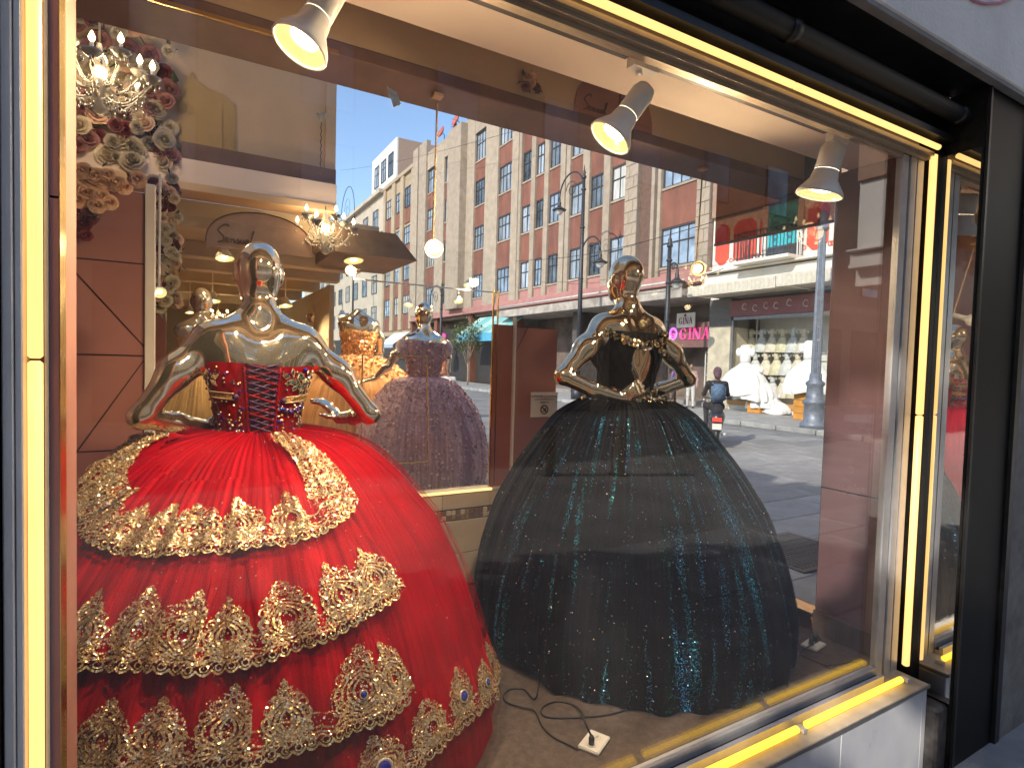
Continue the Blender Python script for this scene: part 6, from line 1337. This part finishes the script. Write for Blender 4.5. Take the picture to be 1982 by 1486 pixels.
def cord(label, pts, r=.0036, name='power_cord'):
    t = thing(name, label, 'cord', tuple(pts[0]), 'black cords on the display floor'); P = []
    for i in range(len(pts)-1):
        a, b, c_, d = (Vector(pts[max(i-1, 0)]), Vector(pts[i]), Vector(pts[i+1]), Vector(pts[min(i+2, len(pts)-1)]))
        for k in range(7): u = k/7; P.append(.5*((2*b)+(c_-a)*u+(2*a-5*b+4*c_-d)*u*u+(3*b-a-3*c_+d)*u**3))
    P.append(Vector(pts[-1])); q = MB(); q.tube(P, r, 7); q.build('cable', m_rub, t, True); return t
def fz(x, y, h=.0042): return on_z(x, y, zf+h)
pl = M @ Vector((-.024, 0, .03))
t = cord('black power cord looping from the plug over the carpet to under the dark gown', [pl+Vector((0, 0, .012)), pl+Vector((-.01, .03, .05)), fz(1125, 1378, .02), fz(1105, 1362), fz(1075, 1357), fz(1050, 1368), fz(1052, 1384), fz(1080, 1388), fz(1130, 1387), fz(1180, 1382), fz(1230, 1366), fz(1262, 1350), fz(1300, 1330)])
q = MB(); q.tube([pl+Vector((0, 0, -.014)), pl+Vector((0, 0, .006)), pl+Vector((0, .002, .016))], [.010, .0105, .005], 10); q.build('plug', m_rub, t, True)
cord('second black cord in a wide loop left of the plug', [fz(1120, 1450), fz(1100, 1440), fz(1070, 1425), fz(1050, 1405), fz(1035, 1375, .008), fz(1010, 1368, .008), fz(980, 1358), fz(975, 1344), fz(990, 1333), fz(1015, 1334), fz(1034, 1352, .010), fz(1042, 1330), fz(1046, 1308), fz(1050, 1290)])
c2 = on_z(1574, 1250, zf); M = socket('white floor socket plate with two black plugs beside the pink panel', (c2.x, c2.y, zf), radians(10))
pl2 = [M @ Vector((s_*.024, 0, .03)) for s_ in (-1, 1)]
t = cord('thin black cords running from the right hand socket along the baseboard', [pl2[1]+Vector((0, 0, .02)), pl2[1]+Vector((-.02, -.03, .01)), fz(1550, 1262), fz(1575, 1278), fz(1600, 1287), fz(1625, 1284), fz(1650, 1280), fz(1664, 1288), fz(1640, 1296), fz(1610, 1294), fz(1590, 1284)], .0024)
for p in pl2: q = MB(); q.tube([p+Vector((0, 0, -.014)), p+Vector((0, 0, .012)), p+Vector((0, 0, .03))], [.011, .011, .006], 10); q.build('plug', m_rub, t, True)
t = cord('twin bare wires with pale clips lying in the corner of the sill', [fz(1664, 1282), fz(1678, 1288), fz(1690, 1290), fz(1702, 1296)], .0018); q = MB(); q.tube([fz(1690, 1291, .006), fz(1700, 1297, .006)], .0045, 6); q.build('wire_clip', m_plas, t)
# ---------------------------------------------------------------- people and a scooter in the street
m_skin = mat('skin', (.36, .20, .13), .55, var=.06); m_hair = mat('dark hair', (.015, .012, .010), .5, var=.3)
def person(label, c, face, cols, pose='stand', h=1.70, hair=True, extra=None):
    """one continuous body coloured by clothing; face = heading in degrees"""
    F = Field(); k = h/1.75; A = radians(face)
    def seg(pts, rs, t, kk=.03): limb(F, pts, rs, kk, t)
    if pose == 'stand':
        for s_ in (-1, 1):
            seg([(s_*.09, 0, .92), (s_*.10, .02*s_, .50), (s_*.11, -.04*s_, .09)], [.088, .062, .043], 2); F.cap((s_*.11, -.04*s_-.05, .045), (s_*.12, -.04*s_+.15, .035), .042, .034, .02, t=3)
        hip = .92
    else:
        for s_ in (-1, 1):
            seg([(s_*.09, 0, .62), (s_*.15, .42, .62), (s_*.14, .36, .18)], [.09, .066, .044], 2); F.cap((s_*.14, .33, .14), (s_*.15, .52, .12), .042, .034, .02, t=3)
        hip = .62
    F.cap((0, 0, hip), (0, .0, hip+.14), .125, .115, .06, (1, 1.25, 1), 2); F.ell((0, .0, hip+.36), (.16, .11, .22), .05, 1); F.cap((-.15, 0, hip+.50), (.15, 0, hip+.50), .062, .062, .05, t=1)
    for s_ in (-1, 1):
        if pose == 'stand': p = [(s_*.18, 0, hip+.50), (s_*.24, -.01, hip+.22), (s_*.23, .10, hip-.02)]
        else: p = [(s_*.18, 0, hip+.50), (s_*.25, .12, hip+.26), (s_*.22, .36, hip+.24)]
        seg(p, [.058, .046, .034], 1); w = np.array(p[-1]); d = w-np.array(p[1]); hand(F, w, d, (-s_, .3, 0), L=.17, curl=.5, mirror=s_, t=0)
    z0 = hip+.52; F.cap((0, .01, z0), (0, .025, z0+.14), .055, .05, .03, t=0)
    F.ell((0, .03, z0+.215), (.075, .095, .115), .02, 0); F.cap((0, .118, z0+.22), (0, .135, z0+.19), .010, .014, .015, t=0)
    for s_ in (-1, 1): F.ell((s_*.076, .03, z0+.205), (.012, .02, .032), .01, 0); F.ell((s_*.03, .112, z0+.235), (.014, .01, .009), .008, 4)
    F.cap((-.02, .108, z0+.155), (.02, .108, z0+.155), .007, .007, .01, t=5)
    xf = lambda V: np.stack([(V[:, 0]*cos(A)-V[:, 1]*sin(A))*k+c[0], (V[:, 0]*sin(A)+V[:, 1]*cos(A))*k+c[1], V[:, 2]*k+c[2]], 1)
    t = thing('person', label, 'person', c)
    body('body', F, .014, [m_skin, cols[0], cols[1], cols[2], m_hair, mat('lips', (.32, .10, .09), .5)], t, xf, True)
    if hair:
        H_ = Field(); H_.ell((0, .005, z0+.245), (.088, .100, .105), .03); H_.ell((0, -.05, z0+.17), (.075, .055, .10), .04); H_.ell((0, .11, z0+.19), (.05, .02, .05), .01)
        V, Q = H_.surf(.014); keep = (V[Q].mean(1)[:, 1] < .085) | (V[Q].mean(1)[:, 2] > z0+.27); npmesh('hair', xf(V), Q[keep], hair if not isinstance(hair, bool) else m_hair, t)
    if extra: extra(t, xf, hip)
    return t
c_blk = mat('black cloth', (.02, .02, .024), .8, var=.2); c_grn = mat('dark green cloth', (.012, .06, .035), .7, var=.2); c_shoe = mat('dark shoe', (.02, .018, .016), .5); c_pur = mat('purple cloth', (.18, .10, .30), .8); c_pk = mat('dusty pink cloth', (.50, .26, .30), .8); c_wht = mat('white shirt', (.62, .62, .60), .8); c_jean = mat('blue denim', (.10, .17, .27), .8, var=.25, scale=20)
c = on_z(1240, 788, .13); person('person in a dark green jacket standing on the far pavement behind the dark gown\'s hand', (15.2, c.y*15.2/c.x, .13), 70, (c_grn, c_blk, c_shoe))
c = on_z(1308, 772, .13); person('person in purple at the neon shop entrance', (16.9, on_x(1306, 720, 16.9).y, .13), 200, (c_pur, c_blk, c_shoe), h=1.62)
person('person in dusty pink next to the one in purple at the neon shop', (16.6, on_x(1338, 720, 16.6).y, .13), 130, (c_pk, c_wht, c_shoe), h=1.66)
c = on_x(868, 720, 6.5); person('passer by in a white shirt seen just above the lilac gown', (6.5, c.y, c.z-1.50), 150, (c_wht, c_jean, c_shoe), h=1.62)
# scooter with a rider whose back is towards us
sx_, sy_ = 10.0, on_x(1386, 800, 10.0).y
def ride(t, xf, hip):
    # denim rucksack and knitted cap
    q = MB(); bm = bmesh.new(); bmesh.ops.create_cube(bm, size=1); bmesh.ops.scale(bm, vec=(.30, .17, .40), verts=bm.verts); bmesh.ops.bevel(bm, geom=list(bm.edges), offset=.05, segments=3, affect='EDGES'); bmesh.ops.translate(bm, vec=(0, -.20, hip+.30), verts=bm.verts)
    for v in bm.verts: v.co = Vector(xf(np.array([v.co]))[0])
    q.bm(bm); b = q.build('rucksack', c_jean, t, True)
    q = MB(); q.tube([Vector(xf(np.array([[-.10, -.12, hip+.50]]))[0]), Vector(xf(np.array([[-.11, .08, hip+.54]]))[0]), Vector(xf(np.array([[-.12, .10, hip+.34]]))[0])], .018, 6); q.build('strap', c_jean, b, True)
def scooter(label, c, face):
    t = thing('motor_scooter', label, 'scooter', c); A = radians(face); M = Matrix.Translation(c) @ Matrix.Rotation(A, 4, 'Z'); mb = mat('scooter black', (.02, .02, .022), .25, coat=.5)
    Mw = lambda y: M @ Matrix.Translation((0, y, .26))
    for y in (-.58, .62):
        q = MB(); ring = [Mw(y) @ Vector((0, .20*cos(a), .20*sin(a))) for a in np.linspace(0, 2*pi, 22, endpoint=False)]; q.tube(ring, .062, 8, closed=True); w_ = q.build('wheel', m_rub, t, True)
        q = MB(); q.tube([Mw(y) @ Vector((-.04, 0, 0)), Mw(y) @ Vector((.04, 0, 0))], [.13, .13], 14); q.build('rim', m_alu, w_)
    q = MB(); vs = [M @ Vector(p) for p in ((0, -.80, .62), (0, -.55, .66), (0, -.25, .60), (0, -.02, .38), (0, .30, .28), (0, .42, .45), (0, .52, .80))]; q.tube(vs, [.09, .17, .16, .14, .13, .12, .09], 12); q.build('fairing', mb, t, True)
    q = MB(); q.tube([M @ Vector(p) for p in ((0, -.72, .78), (0, -.45, .80), (0, -.12, .77))], [.10, .13, .11], 10); q.build('seat', c_blk, t, True)
    q = MB(); q.tube([M @ Vector((0, .62, .28)), M @ Vector((0, .50, .95))], .03, 8); q.build('fork', m_fr, t, True); q = MB(); q.tube([M @ Vector((-.30, .46, 1.0)), M @ Vector((0, .52, .98)), M @ Vector((.30, .46, 1.0))], .018, 8); q.build('handlebar', m_fr, t, True)
    q = MB(); q.box(-.09, .09, -.86, -.83, .58, .66, M); q.build('tail_light', emis('tail light', (1, .06, .03), .5), t); q = MB(); q.box(-.09, .09, -.865, -.855, .42, .54, M); q.build('number_plate', m_wh, t)
    q = MB(); q.tube([M @ Vector((.14, -.3, .26)), M @ Vector((.16, -.75, .32))], .04, 8); q.build('exhaust', m_alu, t, True)
scooter('black motor scooter with a red tail light at the right edge of the dark gown', (sx_, sy_, 0.006), -48)
person('person in black with patterned cap and blue denim rucksack sitting on the scooter', (sx_-.1, sy_-.08, .24), -40, (c_blk, c_blk, c_shoe), 'sit', 1.72, mat('patterned cap', (.13, .07, .09), .8, var=.6, scale=26), ride)

# ---------------------------------------------------------------- what stands behind the camera and mirrors in the glass
def bollard(label, c):
    t = thing('bollard', label, 'bollard', c, 'bollards in the street'); q = MB(); q.lathe([(.15, .0), (.15, .02), (.11, .03), (.105, .58), (.125, .60), (.125, .66), (.105, .675), (.10, .72), (.04, .745), (.001, .75)], c, 18); q.build('post', m_post, t, True)
    q = MB(); q.lathe([(.1065, .50), (.110, .505), (.110, .545), (.1065, .55)], c, 18, cap=False); q.build('band', m_fr, t, True)
for px, lab in ((1060, 'black iron bollard whose reflection stands on the left of the dark gown'), (1196, 'black iron bollard whose reflection stands at the middle of the dark gown')):
    v = on_z(px, 918, .006); bollard(lab, (v.x, -v.y+.07, .006))
op = thing('opposite_house', 'tan house across the street behind the viewer with dark windows', 'building', (0, -14, 0))
part('wall', mat('opposite plaster', (.30, .24, .17), .85, var=.1, dirt=.2), op, (-40, 60, -20, -14, 0, 13)); part('cornice', m_stone, op, (-40, 60, -14.4, -13.999, 12.4, 13.2), (-40, 60, -14.15, -13.999, 4.4, 4.7))
for i in range(18):
    x = -30+i*3.6
    for z0 in (5.2, 8.0):
        f = MB().box(x, x+1.4, -14.06, -13.96, z0, z0+2.0).build('window', m_fr, op); MB().box(x+.07, x+1.33, -13.958, -13.95, z0+.07, z0+1.93).build('pane', m_pane, f)
    part('shop_front', m_deep, op, (x-.6, x+2.2, -14.05, -13.97, .1, 3.6))
# street trees on the sunny side: their crowns break the sunlight on the shop front
def big_tree(label, c, crown, nl, seed, gaps=()):
    R_ = random.Random(seed); t = thing('street_tree', label, 'tree', c); cc, rx, rz = Vector(crown[0]), crown[1], crown[2]
    q = MB(); top = Vector((cc.x, cc.y, cc.z-rz*.5)); q.tube([c, Vector(c).lerp(top, .5)+Vector((.1, .1, 0)), top], [.20, .16, .11], 10)
    for k in range(12):
        a = k*2.4; e = cc+Vector((rx*.75*cos(a), rx*.75*sin(a), rz*R_.uniform(-.3, .7))); q.tube([Vector(c).lerp(top, R_.uniform(.6, 1)), (top+e)/2+Vector((0, 0, .1*rz)), e], [.07, .05, .015], 6)
    q.build('trunk', m_bark, t, True); V = []; F = []
    for k in range(nl):
        while True:
            p = Vector((R_.uniform(-1, 1), R_.uniform(-1, 1), R_.uniform(-1, 1)))
            if p.length < 1: break
        p = cc+Vector((p.x*rx, p.y*rx, p.z*rz))
        # leaves left out along shafts aimed to let sun patches through
        skip = False
        for g, gr_ in gaps:
            w = p-Vector(g); d = w-SUN*w.dot(SUN)
            if d.length < gr_*(1+.35*sin(6*d.x)+.25*sin(11*d.z+2)): skip = True
        if skip: continue
        E_ = Euler((R_.random()*6, R_.random()*6, R_.random()*6)).to_matrix(); s = .15*(.6+.8*R_.random()); i0 = len(V)
        V += [tuple(p+E_ @ Vector(u)) for u in ((-s, 0, 0), (0, -s*.5, .1*s), (s, 0, 0), (0, s*.5, .1*s))]; F.append((i0, i0+1, i0+2, i0+3))
    npmesh('crown', V, F, m_leaf, t, smooth=False)
P0 = Vector((1.2, 0, 1.4)); s_ = 9.5; cr = P0-SUN*s_
big_tree('leafy street tree up the street from the shop, shading its front', (cr.x, cr.y-.3, 0), ((cr.x, cr.y, cr.z), 3.3, 3.0), 15000, 5, gaps=(((2.71, .24, .92), .42), ((.80, .42, .84), .34), (tuple(on_y(1275, 955, .03)), .13), (tuple(on_y(1330, 985, .03)), .14), (tuple(on_y(1400, 1000, .03)), .16), (tuple(on_y(1300, 850, .03)), .12), (tuple(on_y(1170, 1215, .03)), .20), (tuple(on_y(1420, 905, .03)), .12), ((2.35, -.1, .24), .26), ((1.75, .25, .39), .24), ((1.2, -.1, .2), .2)))
